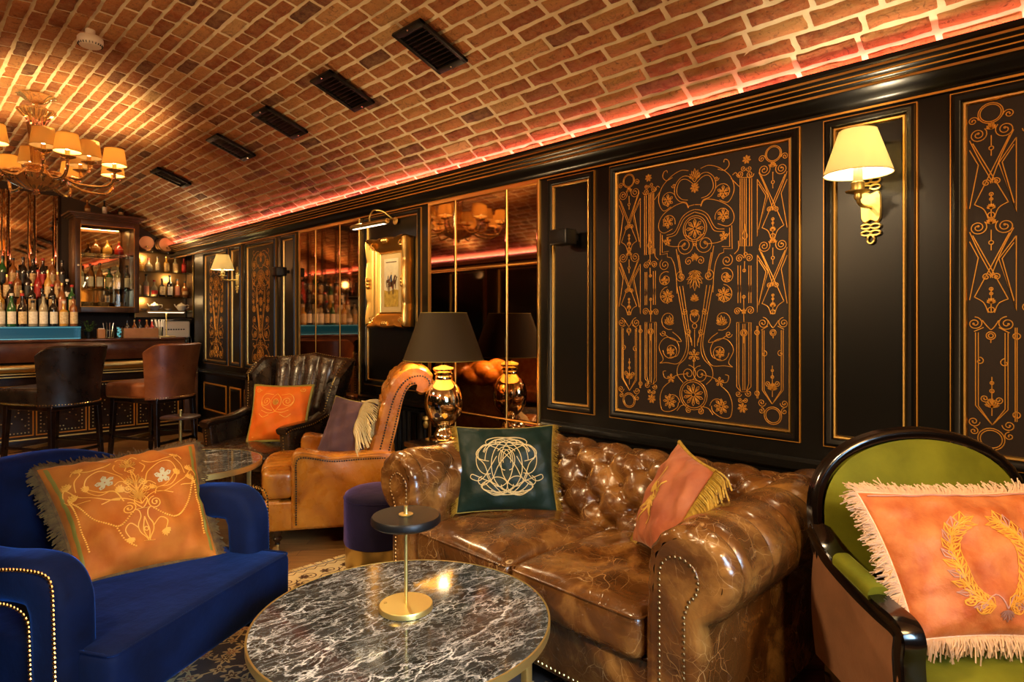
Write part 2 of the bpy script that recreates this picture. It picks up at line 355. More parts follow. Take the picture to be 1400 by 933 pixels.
def rpath(pts, r=.03, k=5):
    """polyline with rounded corners"""
    P = [np.array(p, float) for p in pts]; out = [P[0]]
    for i in range(1, len(P)-1):
        a = P[i-1]-P[i]; b = P[i+1]-P[i]; la, lb = np.linalg.norm(a), np.linalg.norm(b); q = min(r, la*.49, lb*.49); A = P[i]+a/la*q; B = P[i]+b/lb*q
        for t in np.linspace(0, 1, k+1): out.append(A*(1-t)**2+2*P[i]*t*(1-t)+B*t*t)
    out.append(P[-1]); return resample(np.array(out), .02) if False else np.array(out)
def resample(path, step, closed=False):
    P = np.asarray(path, float)
    if closed: P = np.vstack([P, P[:1]])
    d = np.r_[0, np.cumsum(np.linalg.norm(np.diff(P, axis=0), axis=1))]; n = max(2, int(d[-1]/step)+1)
    t = np.linspace(0, d[-1], n)
    return np.stack([np.interp(t, d, P[:, k]) for k in range(P.shape[1])], 1)
def rrect(w, h, r, k=4):
    out = []
    for cx, cy, a0 in ((w-r, h-r, 0), (-(w-r), h-r, 90), (-(w-r), -(h-r), 180), (w-r, -(h-r), 270)):
        for i in range(k+1): a = R_(a0+90*i/k); out.append((cx+r*cos(a), cy+r*sin(a)))
    return out
# ---- flat line ornament: polylines in 2D turned into thin raised ribbons on any surface
def orn_lines(el):
    k = el[0]
    if k == 'l': return [np.array(el[1])]
    if k == 'L': return [smooth_path(el[1], 5)]
    cx, cy, r = el[1:4]; a = np.linspace(0, 2*pi, 22)
    if k == 'C': return [np.stack([cx+r*np.cos(a), cy+r*np.sin(a)], 1)]
    if k == 'S':
        turns, a0, d = el[4:7]; t = np.linspace(0, 1, int(14*turns)+4); rr = r*(1-.82*t); an = R_(a0)-d*2*pi*turns*t
        P = np.stack([cx+rr*np.cos(an), cy+rr*np.sin(an)], 1); b = np.linspace(0, 2*pi, 8)
        return [P, np.stack([P[-1, 0]+r*.10*np.cos(b), P[-1, 1]+r*.10*np.sin(b)], 1)]
    if k == 'R':
        n = el[4]; out = [np.stack([cx+r*.2*np.cos(a[::3]), cy+r*.2*np.sin(a[::3])], 1)]
        for i in range(n):
            t = 2*pi*i/n+pi/2; pts = []
            for rr, da in ((.22, 0), (.6, .8/n*2), (.8, .75/n*2), (1, 0), (.8, -.75/n*2), (.6, -.8/n*2), (.22, 0)): pts.append((cx+r*rr*cos(t+da), cy+r*rr*sin(t+da)))
            out.append(np.array(pts)); out.append(np.array([(cx+r*.3*cos(t), cy+r*.3*sin(t)), (cx+r*.75*cos(t), cy+r*.75*sin(t))]))
        return out
    if k == 'F':
        out = []; a0 = R_(el[4])
        for i in (-3, -2, -1, 0, 1, 2, 3):
            t = a0+i*.38; L = r*(1-.12*abs(i)); c, s_ = cos(t), sin(t); pts = [(cx, cy)]
            for u, v in ((.4, .07), (.75, .10), (1, 0), (.75, -.10), (.4, -.07)): pts.append((cx+L*(u*c-v*s_), cy+L*(u*s_+v*c)))
            pts.append((cx, cy)); out.append(np.array(pts))
        return out
def ribbons(lines, wd, fn, mb=None, h=.0012, hn=None, mi=0):
    """fn(p, q, h) -> world point"""
    mb = mb or MB()
    for L in lines:
        L = np.asarray(L, float)
        if len(L) < 2: continue
        T = np.gradient(L, axis=0) if len(L) > 2 else np.repeat((L[1:]-L[:1]), 2, 0); T /= (np.linalg.norm(T, axis=1, keepdims=True)+1e-9); N = np.stack([-T[:, 1], T[:, 0]], 1)
        A = L+N*wd/2; B = L-N*wd/2
        G = np.stack([[fn(*a, 0) for a in A], [fn(*a, h) for a in L+N*wd*.25], [fn(*a, h) for a in L-N*wd*.25], [fn(*b, 0) for b in B]], 1)
        mb.grid(G, mi=mi)
    return mb
def mirrored(els):
    out = []
    for e in els:
        for L in orn_lines(e): out.append(L); out.append(L*np.array([-1, 1]))
    return out
def plain(els):
    out = []
    for e in els: out += orn_lines(e)
    return out
# ---------------------------------------------------------------- room shell
X1, X0, YB, YF = 2.7, -1.2, 9.2, -2.6          # right wall, left wall, bar end wall, wall behind the camera
XC, RV, ZV = .75, 3.4, 1.35-1.8                # vault axis, radius, centre height
def vault(th, r=RV): return XC+r*sin(th), ZV+r*cos(th)
mb = MB(); mb.box(((X0+X1)/2+.1, (YB+YF)/2, -.05), ((X1-X0)/2+.35, (YB-YF)/2+.2, .05)); struct('floor', mb, M['floor'])
mb = MB(); mb.box((X1+.05, (8.3+YF)/2, 1.15), (.05, (8.3-YF)/2, 1.15))
struct('wall_right', mb, M['black'])
mb = MB(); mb.box((3.0, (YB+8.3)/2+.1, 1.3), (.05, (YB-8.3)/2+.1, 1.3)); mb.box((2.86, 8.26, 1.3), (.12, .04, 1.3))
struct('wall_bar_recess', mb, M['black'])
mb = MB(); mb.box((X0-.05, (YB+YF)/2, 1.15), (.05, (YB-YF)/2, 1.15)); struct('wall_left', mb, M['black'])
def endwall(y, name, m):
    mb = MB(); th = np.linspace(-.66, .66, 25); top = [vault(t, RV+.05) for t in th]
    P = [(X0-.1, y, 0)]+[(x, y, z) for x, z in top]+[(3.05, y, 2.2), (3.05, y, 0)]
    Q = [(x, y+.1, z) for x, _, z in P]; n = len(P)
    mb.poly(P); mb.poly(Q[::-1]); mb.add(P+Q, [[i, n+i, n+(i+1) % n, (i+1) % n] for i in range(n)])
    return struct(name, mb, m, smooth=False)
endwall(YB, 'wall_back', M['plaster']); endwall(YF-.1, 'wall_front', M['black'])

# brick vault: every brick laid over a mortar bed
mb = MB(); th = np.linspace(-.67, .67, 49); ys = [YF-.05, YB+.05]
G = np.array([[(vault(t)[0], y, vault(t)[1]) for y in ys] for t in th]); mb.grid(G, mi=0)
G2 = np.array([[(vault(t, RV+.12)[0], y, vault(t, RV+.12)[1]) for y in ys] for t in th]); mb.grid(G2, mi=0)
CH, BL = .083, .243; nc = int(1.24*RV/CH); TM = .64; tint = []
rb = np.random.RandomState(3); nmort = mb.n
for i in range(nc):
    t0 = TM-(i+1)*CH/RV; off = (i % 2)*.5*BL+rb.uniform(-.012, .012); y = YF-.3+off
    while y < YB:
        ln = BL*rb.uniform(.97, 1.03) if rb.rand() > .05 else BL*.52
        ya, yb = max(y, YF)+.0065, min(y+ln, YB)-.0065; y += ln
        if yb-ya < .03: continue
        d = rb.uniform(.0055, .0105); tl = rb.uniform(-.003, .003); ta, tb = t0+.0058/RV, t0+(CH-.0058)/RV
        us = [0, .04, .28, .52, .76, .96, 1]; vs = [0, .1, .5, .9, 1]; P = np.zeros((7, 5, 3)); jt = rb.normal(0, .0013, (7, 5))
        for a, u in enumerate(us):
            for b_, v in enumerate(vs):
                edge = (a in (0, 6)) or (b_ in (0, 4)); hh = -.004 if edge else d+tl*(v-.5)+jt[a, b_]
                if not edge and (a in (1, 5) or b_ in (1, 3)): hh -= .0025
                tt = ta+(tb-ta)*v+(rb.normal(0, .0022)/RV if edge or b_ in (1, 3) else 0); x, z = vault(tt, RV-hh); P[a, b_] = (x, ya+(yb-ya)*u+(rb.normal(0, .0016) if edge else 0), z)
        mb.grid(P, mi=1, flip=True); k = rb.rand(); tint.append((mb.n, .03+.07*rb.rand() if k < .06 else .10+.9*rb.beta(2.0, 2.2)))
ceil = mb.build('ceiling', [M['mortar'], M['brick']], ang=50); ceil['kind'] = 'structure'
at = ceil.data.attributes.new('tint', 'FLOAT', 'POINT'); vals = np.zeros(mb.n); a0 = nmort
for e, tv in tint: vals[a0:e] = tv; a0 = e
at.data.foreach_set('value', vals)

# right wall mapping: p to the viewer's right (-y), q up, h out of the wall
def wallmap(yc, zc, side=1):
    if side == 1: return lambda p, q, h: (X1-h, yc-p, zc+q)
    return lambda p, q, h: (X0+h, yc+p, zc+q)
def frame_prof(mb, fn, W, H, prof, mi=0, cut=None):
    """mitred rectangular moulding, prof = [(offset outward, height)]"""
    P = []
    for sx, sy in ((-1, -1), (1, -1), (1, 1), (-1, 1)): P.append([fn(sx*(W/2+d), sy*(H/2+d), h) for d, h in prof])
    return mb.grid(P, cu=True, mi=mi)
GP = [(0, 0), (0, .005), (.004, .012), (.010, .014), (.014, .010), (.014, 0)]
BP = [(.014, 0), (.014, .012), (.022, .022), (.034, .026), (.042, .022), (.046, .010), (.050, .010), (.050, 0)]
LP = [(.0475, .009), (.0475, .012), (.0505, .012), (.0505, 0)]
tn = [0]
def moulding(y0, y1, z0, z1, side=1, parent=None, inner=True):
    """black moulding with gilt inner bead and thin outer gilt line; y0 y1 are outer limits"""
    yc, zc = (y0+y1)/2, (z0+z1)/2; W, H = abs(y1-y0)-.10, (z1-z0)-.10; fn = wallmap(yc, zc, side)
    a = MB(); frame_prof(a, fn, W, H, BP); g = MB(); frame_prof(g, fn, W, H, GP); l = MB(); frame_prof(l, fn, W, H, LP)
    if parent is None:
        tn[0] += 1; a.v += g.v; a.f += [[i+a.n for i in f] for f in g.f]; a.mi += [1]*len(g.f); a.n += g.n
        a.v += l.v; a.f += [[i+a.n for i in f] for f in l.f]; a.mi += [2]*len(l.f); a.n += l.n
        o = a.build('trim_%d' % tn[0], [M['black'], M['gold'], M['giltpaint']]); o['kind'] = 'structure'
    else:
        a.build('moulding', M['black'], parent); g.build('gilt_bead', M['gold'], parent); l.build('gilt_line', M['giltpaint'], parent)
    return fn, W, H
ZT, ZB = 2.155, .84
for y0, y1 in ((7.132, 6.828), (5.86, 5.569), (4.371, 3.628), (2.42, 2.083), (.919, .592), (-.62, -.95), (-1.1, -2.3)): moulding(y1, y0, ZB, ZT)
ORN_MID=[('L',[(.001,.504),(.031,.535),(.068,.537),(.101,.505),(.105,.459),(.081,.424),(.044,.413),(.031,.385)]),('L',[(.001,.49),(.039,.521),(.072,.523),(.091,.495),(.093,.461),(.068,.432),(.035,.423)]),('L',[(.031,.562),(.068,.57),(.109,.558),(.145,.535),(.176,.504),(.194,.46),(.19,.42),(.165,.387),(.125,.403)]),('L',[(.117,.544),(.15,.534),(.171,.553),(.166,.576),(.15,.583),(.145,.571)]),('S',.143,.435,.0445,1.1,150,1),('R',.143,.435,.0305,6),('S',.111,.503,.012,1.2,0,1),('L',[(.033,.385),(.044,.407),(.068,.414),(.117,.4),(.169,.369),(.193,.331),(.19,.295),(.161,.279),(.117,.295)]),('S',.143,.33,.042,1.1,200,1),('R',.143,.33,.0305,6),('L',[(.001,.397),(.033,.393)]),('L',[(.001,.374),(.035,.365),(.068,.341),(.093,.294),(.113,.273),(.149,.267)]),('L',[(.001,.362),(.052,.34),(.078,.299),(.101,.264),(.149,.256)]),('l',[(.184,.28),(.186,.174),(.146,.178),(.146,.161),(.125,.155)]),('l',[(.174,.27),(.174,.185),(.137,.188)]),('L',[(.125,.155),(.107,.119),(.097,.059),(.093,-.019)]),('L',[(.093,.015),(.07,-.099),(.045,-.229),(.044,-.282),(.062,-.328),(.093,-.358),(.149,-.355),(.186,-.359)]),('L',[(.079,.015),(.058,-.099),(.035,-.229),(.033,-.29),(.05,-.332),(.085,-.365),(.091,-.41),(.06,-.446)]),('S',.052,.207,.0495,2,90,-1),('L',[(.052,.207),(.117,.209),(.157,.227),(.176,.255)]),('R',.145,.236,.0195,5),('l',[(.097,.195),(.07,.045)]),('l',[(.062,.016),(.02,-.252)]),('l',[(.085,.166),(.062,.045)]),('S',.031,.131,.022,1.5,180,1),('S',.072,.06,.0275,1.6,90,1),('S',.161,.123,.029,1.6,60,1),('S',.157,.052,.0395,1.5,120,1),('R',.161,.045,.02,5),('S',.145,-.032,.0475,1.2,90,1),('R',.145,-.032,.0355,8),('S',.137,-.145,.0505,1.2,250,-1),('F',.137,-.171,.046,95),('L',[(.117,-.205),(.085,-.228),(.072,-.251),(.125,-.238),(.169,-.211)]),('S',.169,-.211,.017,1.3,0,1),('L',[(.188,-.359),(.169,-.338),(.192,-.285),(.176,-.248),(.145,-.231),(.101,-.243),(.081,-.281),(.093,-.319),(.133,-.328)]),('S',.127,-.295,.044,1.5,0,1),('R',.127,-.299,.0225,6),('S',.052,-.106,.016,1.5,0,1),('S',.033,-.202,.016,1.5,0,1),('L',[(.033,-.217),(.018,-.237),(.014,-.268)]),('S',.031,-.402,.0415,1.8,90,-1),('L',[(.031,-.402),(.085,-.41),(.133,-.43),(.161,-.428),(.169,-.401),(.153,-.395)]),('R',.125,-.43,.0215,5),('L',[(.133,-.448),(.169,-.479),(.186,-.529),(.176,-.586),(.133,-.591),(.093,-.569),(.085,-.543)]),('R',.133,-.541,.035,8),('S',.121,-.543,.043,1.0,180,1),('L',[(.031,-.552),(.068,-.556),(.093,-.584)]),('S',.031,-.574,.016,1.6,90,1)]
ORN_IN=[('R',.253,.564,.019,7),('S',.238,.527,.0135,1.3,0,1),('S',.264,.522,.013,1.3,180,-1),('S',.268,.496,.0175,1.6,0,1),('S',.223,.504,.0165,1.6,180,-1),('L',[(.188,.506),(.203,.514),(.22,.493),(.249,.485),(.279,.485)]),('L',[(.18,.492),(.219,.449)]),('l',[(.223,.485),(.223,.183),(.276,.179),(.276,.477)]),('l',[(.232,.484),(.232,.182),(.266,.18),(.266,.479)]),('l',[(.242,.482),(.242,.182),(.251,.181),(.251,.481)]),('L',[(.244,.281),(.24,.249),(.232,.228),(.244,.211),(.257,.225),(.248,.248),(.244,.281)]),('l',[(.244,.211),(.244,.132)]),('S',.264,.127,.019,1.7,180,1),('S',.22,.128,.0185,1.7,0,-1),('L',[(.215,.207),(.215,.171),(.196,.15)]),('C',.248,.146,.007),('l',[(.213,.097),(.213,-.023)]),('l',[(.273,.093),(.273,-.025)]),('l',[(.213,.01),(.213,-.071)]),('l',[(.273,.007),(.273,-.072)]),('l',[(.225,.096),(.225,-.023)]),('l',[(.263,.094),(.263,-.024)]),('l',[(.225,.009),(.225,-.071)]),('l',[(.263,.008),(.263,-.072)]),('l',[(.244,.114),(.242,.066)]),('C',.242,.073,.0065),('S',.27,-.105,.019,1.7,180,1),('S',.21,-.108,.0175,1.7,0,-1),('R',.24,-.108,.012,5),('l',[(.24,-.035),(.24,-.156)]),('C',.24,-.044,.0065),('l',[(.207,-.158),(.207,-.446),(.226,-.467),(.251,-.465),(.273,-.441),(.273,-.158),(.207,-.158)]),('l',[(.217,-.158),(.217,-.431),(.226,-.467),(.251,-.465),(.263,-.428),(.263,-.158),(.217,-.158)]),('l',[(.236,-.163),(.236,-.459)]),('l',[(.245,-.163),(.245,-.458)]),('C',.24,-.204,.015),('C',.24,-.204,.009),('l',[(.24,-.221),(.24,-.25)]),('S',.215,-.477,.0145,1.4,0,1),('S',.261,-.471,.015,1.4,180,-1),('S',.223,-.504,.012,1.4,0,1),('S',.248,-.502,.0115,1.4,180,-1),('R',.234,-.538,.0225,7)]
ORN_OUT=[('C',.371,.567,.035),('C',.371,.567,.0295),('S',.321,.554,.016,1.5,0,-1),('S',.42,.548,.0155,1.5,180,1),('S',.331,.504,.028,1.9,45,1),('S',.406,.498,.0265,1.9,135,-1),('F',.369,.511,.024,90),('l',[(.369,.49),(.369,.455)]),('C',.369,.446,.0065),('l',[(.369,.439),(.369,.419)]),('L',[(.308,.497),(.341,.417),(.371,.324)]),('L',[(.43,.483),(.401,.408),(.364,.325)]),('l',[(.319,.481),(.416,.256)]),('l',[(.421,.471),(.323,.256)]),('l',[(.301,.469),(.348,.391),(.301,.218),(.301,.469)]),('l',[(.307,.447),(.339,.392),(.307,.249)]),('l',[(.435,.471),(.395,.395),(.435,.219),(.435,.471)]),('l',[(.43,.449),(.405,.393),(.43,.244)]),('S',.354,.33,.0125,1.5,0,-1),('S',.383,.327,.0125,1.5,180,1),('l',[(.369,.289),(.369,.208)]),('C',.369,.287,.0055),('C',.369,.27,.0045),('L',[(.321,.255),(.348,.238),(.36,.205)]),('L',[(.416,.256),(.39,.237),(.377,.203)]),('F',.369,.236,.021,90),('C',.369,.215,.0095),('S',.331,.174,.0275,1.9,45,1),('S',.406,.175,.0265,1.9,135,-1),('F',.369,.185,.024,90),('l',[(.369,.164),(.369,.128)]),('C',.369,.12,.0065),('l',[(.369,.113),(.369,.093)]),('L',[(.308,.165),(.341,.088),(.371,-.002)]),('L',[(.43,.162),(.401,.084),(.364,-.002)]),('l',[(.319,.15),(.416,-.067)]),('l',[(.421,.149),(.323,-.074)]),('l',[(.301,.137),(.348,.063),(.301,-.115),(.301,.137)]),('l',[(.307,.115),(.339,.063),(.307,-.082)]),('l',[(.435,.15),(.395,.071),(.435,-.102),(.435,.15)]),('l',[(.43,.128),(.405,.07),(.43,-.077)]),('S',.354,.002,.0125,1.5,0,-1),('S',.383,.002,.0125,1.5,180,1),('l',[(.369,-.037),(.369,-.119)]),('C',.369,-.04,.005),('C',.369,-.056,.0045),('L',[(.321,-.075),(.348,-.09),(.36,-.122)]),('L',[(.416,-.067),(.39,-.087),(.377,-.122)]),('F',.369,-.09,.0215,90),('C',.369,-.112,.009),('S',.326,-.16,.025,1.7,90,1),('S',.415,-.159,.023,1.7,90,-1),('L',[(.348,-.148),(.359,-.169),(.369,-.181)]),('L',[(.394,-.148),(.38,-.169),(.37,-.181)]),('C',.37,-.201,.013),('C',.37,-.201,.007),('l',[(.37,-.212),(.37,-.226)]),('l',[(.366,-.509),(.323,-.452),(.323,-.191)]),('l',[(.366,-.509),(.413,-.445),(.413,-.19)]),('l',[(.366,-.509),(.331,-.451),(.331,-.191)]),('l',[(.366,-.509),(.405,-.446),(.405,-.19)]),('l',[(.319,-.191),(.348,-.173)]),('l',[(.417,-.187),(.39,-.173)]),('S',.331,-.294,.015,1,90,1),('S',.402,-.29,.014,1,90,-1),('l',[(.367,-.343),(.367,-.477)]),('F',.367,-.449,.035,90),('S',.348,-.422,.014,1.5,0,1),('S',.387,-.419,.014,1.5,180,-1),('C',.367,-.392,.006),('C',.367,-.364,.005),('S',.321,-.506,.0185,1.5,0,1),('S',.418,-.502,.018,1.5,180,-1),('C',.369,-.558,.0375),('C',.369,-.558,.0305),('S',.319,-.542,.0145,1.3,90,1),('S',.418,-.535,.014,1.3,90,-1),('l',[(.299,-.173),(.299,-.49)]),('l',[(.304,-.173),(.304,-.49)]),('C',.3,-.202,.01),('C',.3,-.468,.01)]
ORN_CEN=[('F',.001,.517,.05,90),('R',.001,.476,.023,8),('C',.001,.284,.061),('C',.001,.284,.0515),('R',.001,.284,.045,8),('F',.001,.137,.0325,90),('F',.001,.087,.0565,270),('F',.001,.064,.073,270),('F',.0,-.059,.0365,90),('F',.0,-.098,.0365,270),('L',[(-.022,-.121),(-.019,-.148),(.0,-.16),(.018,-.148),(.02,-.121),(-.022,-.121)]),('C',.0,-.175,.0115),('l',[(.0,-.191),(.0,-.276)]),('R',-.003,-.315,.0305,6),('l',[(-.004,-.338),(-.004,-.385)]),('C',-.007,-.5,.071),('C',-.007,-.5,.0615),('R',-.007,-.5,.052,10),('S',.001,.211,.01,1,0,1)]
def panel(y0, y1, label, parts, wd=.0035, scale=(1, 1)):
    t = thing('decorative_panel', label, 'wall panel', (0, 0, 0)); fn, W, H = moulding(y1, y0, ZB, ZT, parent=t)
    b = MB(); b.grid([[fn(sx*W/2, sy*H/2, .0012) for sy in (-1, 1)] for sx in (-1, 1)]); b.build('cloth_field', M['silk'], t)
    lines = []
    for els, dx, mir in parts:
        for L in (mirrored(els) if mir else plain(els)):
            L = np.array(L)*np.array(scale); L[:, 0] += dx; lines.append(L)
    lines = [L for L in lines if np.abs(L[:, 0]).max() < W/2-.004 and np.abs(L[:, 1]).max() < H/2]
    ribbons(lines, wd, lambda p, q, h: fn(p, q, .0022+h)).build('gilt_scrollwork', M['giltpaint'], t)
    # move origin to the panel centre
    c = fn(0, 0, 0); t.location = c
    for ch in t.children: ch.data.transform(__import__('mathutils').Matrix.Translation([-k for k in c]))
    return t
panel(1.982, 1.011, 'wide black wall panel covered in gilt scrollwork between the sofa and the near wall lamp', [(ORN_MID, 0, True), (ORN_CEN, 0, False), (ORN_IN, 0, True), (ORN_OUT, 0, True)])
panel(.491, -.48, 'black wall panel with gilt scrollwork cut off by the right edge, above the green armchair', [(ORN_MID, 0, True), (ORN_CEN, 0, False), (ORN_IN, 0, True), (ORN_OUT, 0, True)])
panel(6.712, 5.988, 'gilt patterned wall panel lit by the far wall lamp, behind the dark wing chair', [(ORN_MID, 0, True), (ORN_CEN, 0, False)], .006, (1.1, .98))
panel(7.946, 7.195, 'farthest gilt patterned wall panel, beside the end of the bar', [(ORN_MID, 0, True), (ORN_CEN, 0, False)], .005, (1.1, .98))

def wall_mirror(y0, y1, label, z0, z1, vs, hs, wd=.010, nm='wall_mirror'):
    yc, zc = (y0+y1)/2, (z0+z1)/2; W, H = y0-y1, z1-z0; fn = wallmap(yc, zc); t = thing(nm, label, 'mirror', fn(0, 0, 0)); o = np.array(fn(0, 0, 0))
    xs = [-W/2]+[yc-v for v in vs]+[W/2]; zs = [-H/2]+[h-zc for h in hs]+[H/2]
    for i in range(len(xs)-1):
        for j in range(len(zs)-1):
            a, b, c_, d = xs[i]+.002, xs[i+1]-.002, zs[j]+.002, zs[j+1]-.002; e = .012; mb = MB()
            P = [[fn(p, q, h) for q, h in ((c_, .003), (c_+e, .007), (d-e, .007), (d, .003))] for p in (a, a+e, b-e, b)]
            P[0] = [fn(a, q, .003) for q in (c_, c_+e, d-e, d)]; P[3] = [fn(b, q, .003) for q in (c_, c_+e, d-e, d)]
            mb.grid(P, flip=True); mb.build('mirror_pane', M['mirror'], t, ang=2).data.transform(__import__('mathutils').Matrix.Translation(-o))
    mb = MB(); frame_prof(mb, fn, W, H, [(-.004, 0), (-.004, .012), (.012, .016), (.016, .010), (.016, 0)]); 
    mb.build('gilt_frame', M['gold'], t).data.transform(__import__('mathutils').Matrix.Translation(-o))
    mb = MB()
    for x in xs[1:-1]: mb.grid([[fn(x+s_, q, h) for q in (-H/2, H/2)] for s_, h in ((-.005, .006), (-.002, .010), (.002, .010), (.005, .006))])
    for z in zs[1:-1]: mb.grid([[fn(p, z+s_, h) for p in (-W/2, W/2)] for s_, h in ((-.005, .006), (-.002, .0105), (.002, .0105), (.005, .006))])
    mb.build('glazing_strips', M['gold'], t).data.transform(__import__('mathutils').Matrix.Translation(-o))
wall_mirror(3.526, 2.495, 'bronze mirror behind the table lamp, divided by gilt strips', .215, 2.155, [3.25, 2.76], [.74, 1.69])
wall_mirror(5.482, 4.458, 'bronze mirror behind the dark wing chair, reflecting the bar bottles', .215, 2.155, [5.18, 4.76], [.74])

# wainscot, rail, baseboard, cornice
def longprof(name, y0, y1, prof, m, gilt=(), side=1):
    mb = MB(); f = (lambda h: X1-h) if side == 1 else (lambda h: X0+h)
    mb.grid([[(f(h), y, z) for h, z in prof] for y in (y0, y1)], flip=(side == 1)); mats = [m, M['gold'], M['giltpaint']]
    for (ha, za, hb, zb, k) in gilt: mb.grid([[(f(h+.0015), y, z+.0005) for h, z in ((ha, za), (hb, zb))] for y in (y0, y1)], mi=k)
    return struct(name, mb, mats)
CPR = [(0, 2.165), (.012, 2.165), (.012, 2.185), (.022, 2.19), (.030, 2.20), (.034, 2.215), (.046, 2.235), (.052, 2.24), (.052, 2.252), (.060, 2.254), (.066, 2.260), (.066, 2.266), (.078, 2.269), (.084, 2.276), (.084, 2.282), (.096, 2.284), (.100, 2.29), (.100, 2.302), (.112, 2.306), (.112, 2.322), (.03, 2.322), (.03, 2.29)]
CG = [(.012, 2.167, .012, 2.175, 2), (.052, 2.241, .052, 2.250, 1), (.066, 2.2605, .066, 2.2655, 2), (.084, 2.2765, .084, 2.2815, 2), (.100, 2.291, .100, 2.300, 1)]
BB = [(0, .19), (.010, .188), (.014, .172), (.024, .165), (.026, .02), (.030, 0)]
RP = [(0, .70), (.012, .70), (.014, .715), (.030, .725), (.040, .735), (.040, .748), (.030, .752), (.012, .760), (.010, .775), (0, .776)]
for sd, nm in ((1, 'right'), (-1, 'left')):
    ye = 8.3 if sd == 1 else 8.0
    longprof('trim_cornice_%s' % nm, YF, ye+(.9 if sd == 1 else 1.2), CPR, M['black'], CG, sd); longprof('baseboard_%s' % nm, YF, ye, BB, M['black'], (), sd); 
    for q_, (ra, rb_) in enumerate(((YF, 2.47), (3.55, 4.43), (5.51, 8.3)) if sd == 1 else ((YF, 8.0),)): longprof('trim_rail_%s_%d' % (nm, q_+1), ra, rb_, RP, M['black'], (), sd)
WP = [(0, 0), (0, .006), (.006, .010), (.012, .008), (.020, .002), (.020, 0)]
k = 0
for y0, y1 in ((7.97, 7.26), (7.17, 6.85), (6.77, 6.0), (5.86, 5.57), (4.37, 3.63), (2.42, 2.08), (1.98, 1.01), (.92, .59), (.49, -.48)):
    mb = MB(); fn = wallmap((y0+y1)/2, .447); W, H = y0-y1-.04, .31-.02; frame_prof(mb, fn, W, H, WP, 1)
    frame_prof(mb, fn, W-.05, H-.05, [(0, .008), (.0, .008), (.016, .001), (.02, 0)], 0); mb.grid([[fn(a*(W/2-.025), b*(H/2-.025), .008) for b in (-1, 1)] for a in (-1, 1)])
    tn[0] += 1; struct('trim_%d' % tn[0], mb, [M['black'], M['giltpaint']])
# pink cove light lying on the cornice ledge
for x, nm in ((2.655, 'right'), (-1.155, 'left')):
    mb = MB(); mb.box((x, (YB+YF)/2, 2.330), (.008, (YB-YF)/2-.05, .005)); o = mb.build('cove_light_strip', M['led'])
    tag(o, 'pink glowing strip light on the cornice ledge of the %s wall' % nm, 'strip light')
# left wall: plain framed panels (seen in the mirrors)
for i, yy in enumerate(np.arange(-2.0, 7.5, 1.15)): moulding(yy, yy+.9, ZB, ZT, side=-1)
# unseen window frame added behind the camera to go with the assumed daylight
mb = MB(); fnw = lambda p, q, h: (.4+p, YF+h, 1.5+q); frame_prof(mb, fnw, 1.3, 1.3, [(0, 0), (0, .05), (.08, .05), (.08, 0)])
mb.box((.4, YF+.03, 1.5), (.02, .02, .65)); mb.box((.4, YF+.03, 1.5), (.65, .02, .02)); struct('assumed_window_1', mb, M['black'])

# ceiling vents
def vent(x, y, label):
    th = math.asin((x-XC)/RV); t = thing('ceiling_vent', label, 'vent', (*[vault(th, RV-.030)[0], y], vault(th, RV-.030)[1]), 0, 'air vents in a row along the vault')
    t.rotation_euler = (0, th, 0)
    a = MB()
    L, W = .16, .115      # half sizes: x along arc, y along room
    for sx, sy, hx, hy in ((0, W-.012, L, .012), (0, -W+.012, L, .012), (L-.018, 0, .018, W), (-L+.018, 0, .018, W)): a.box((sx, sy, -.004), (hx, hy, .008), .003)
    a.build('grille_frame', M['darkmetal'], t)
    b = MB(); b.box((0, 0, .010), (L-.01, W-.01, .002)); b.build('duct_backing', M['blackplastic'], t)
    for k in range(10):
        s_ = MB(); xx = -L+.045+k*(2*L-.09)/9
        s_.add([(xx-.008, -W+.02, -.006), (xx+.004, -W+.02, .006), (xx+.004, W-.02, .006), (xx-.008, W-.02, -.006), (xx-.006, -W+.02, -.008), (xx+.006, -W+.02, .004), (xx+.006, W-.02, .004), (xx-.006, W-.02, -.008)], [[0, 1, 2, 3], [7, 6, 5, 4], [0, 4, 5, 1], [2, 6, 7, 3], [1, 5, 6, 2], [0, 3, 7, 4]])
        s_.build('louvre', M['darkmetal'], t, smooth=False)
    for sx in (-1, 1):
        r_ = MB(); r_.dome((sx*(L-.016), 0, -.012), (0, 0, -1), .006); r_.build('screw', M['steel'], t)
for y, lb in ((2.51, 'nearest and largest of the black ceiling vents'), (3.36, 'second nearest black ceiling vent'), (4.2, 'middle black ceiling vent of the row of five'), (5.07, 'second farthest black ceiling vent'), (6.55, 'farthest black ceiling vent, toward the bar')):
    vent(1.93, y, lb)
# smoke detector
t = thing('smoke_detector', 'round white smoke detector on the brick vault', 'smoke detector', (.79, 4.08, 2.945))
MB().lathe([(.024, 0), (.024, -.045)], n=16).build('mount', M['white'], t)
MB().lathe([(.0, -.040), (.055, -.040), (.062, -.05), (.062, -.075), (.050, -.092), (.0, -.096)], n=32).build('housing', M['white'], t)
mb = MB()
for k in range(24): a = 2*pi*k/24; mb.box((.0555*cos(a), .0555*sin(a), -.085), (.004, .0012, .005), rz=a)
mb.build('sensor_slots', M['blackplastic'], t)
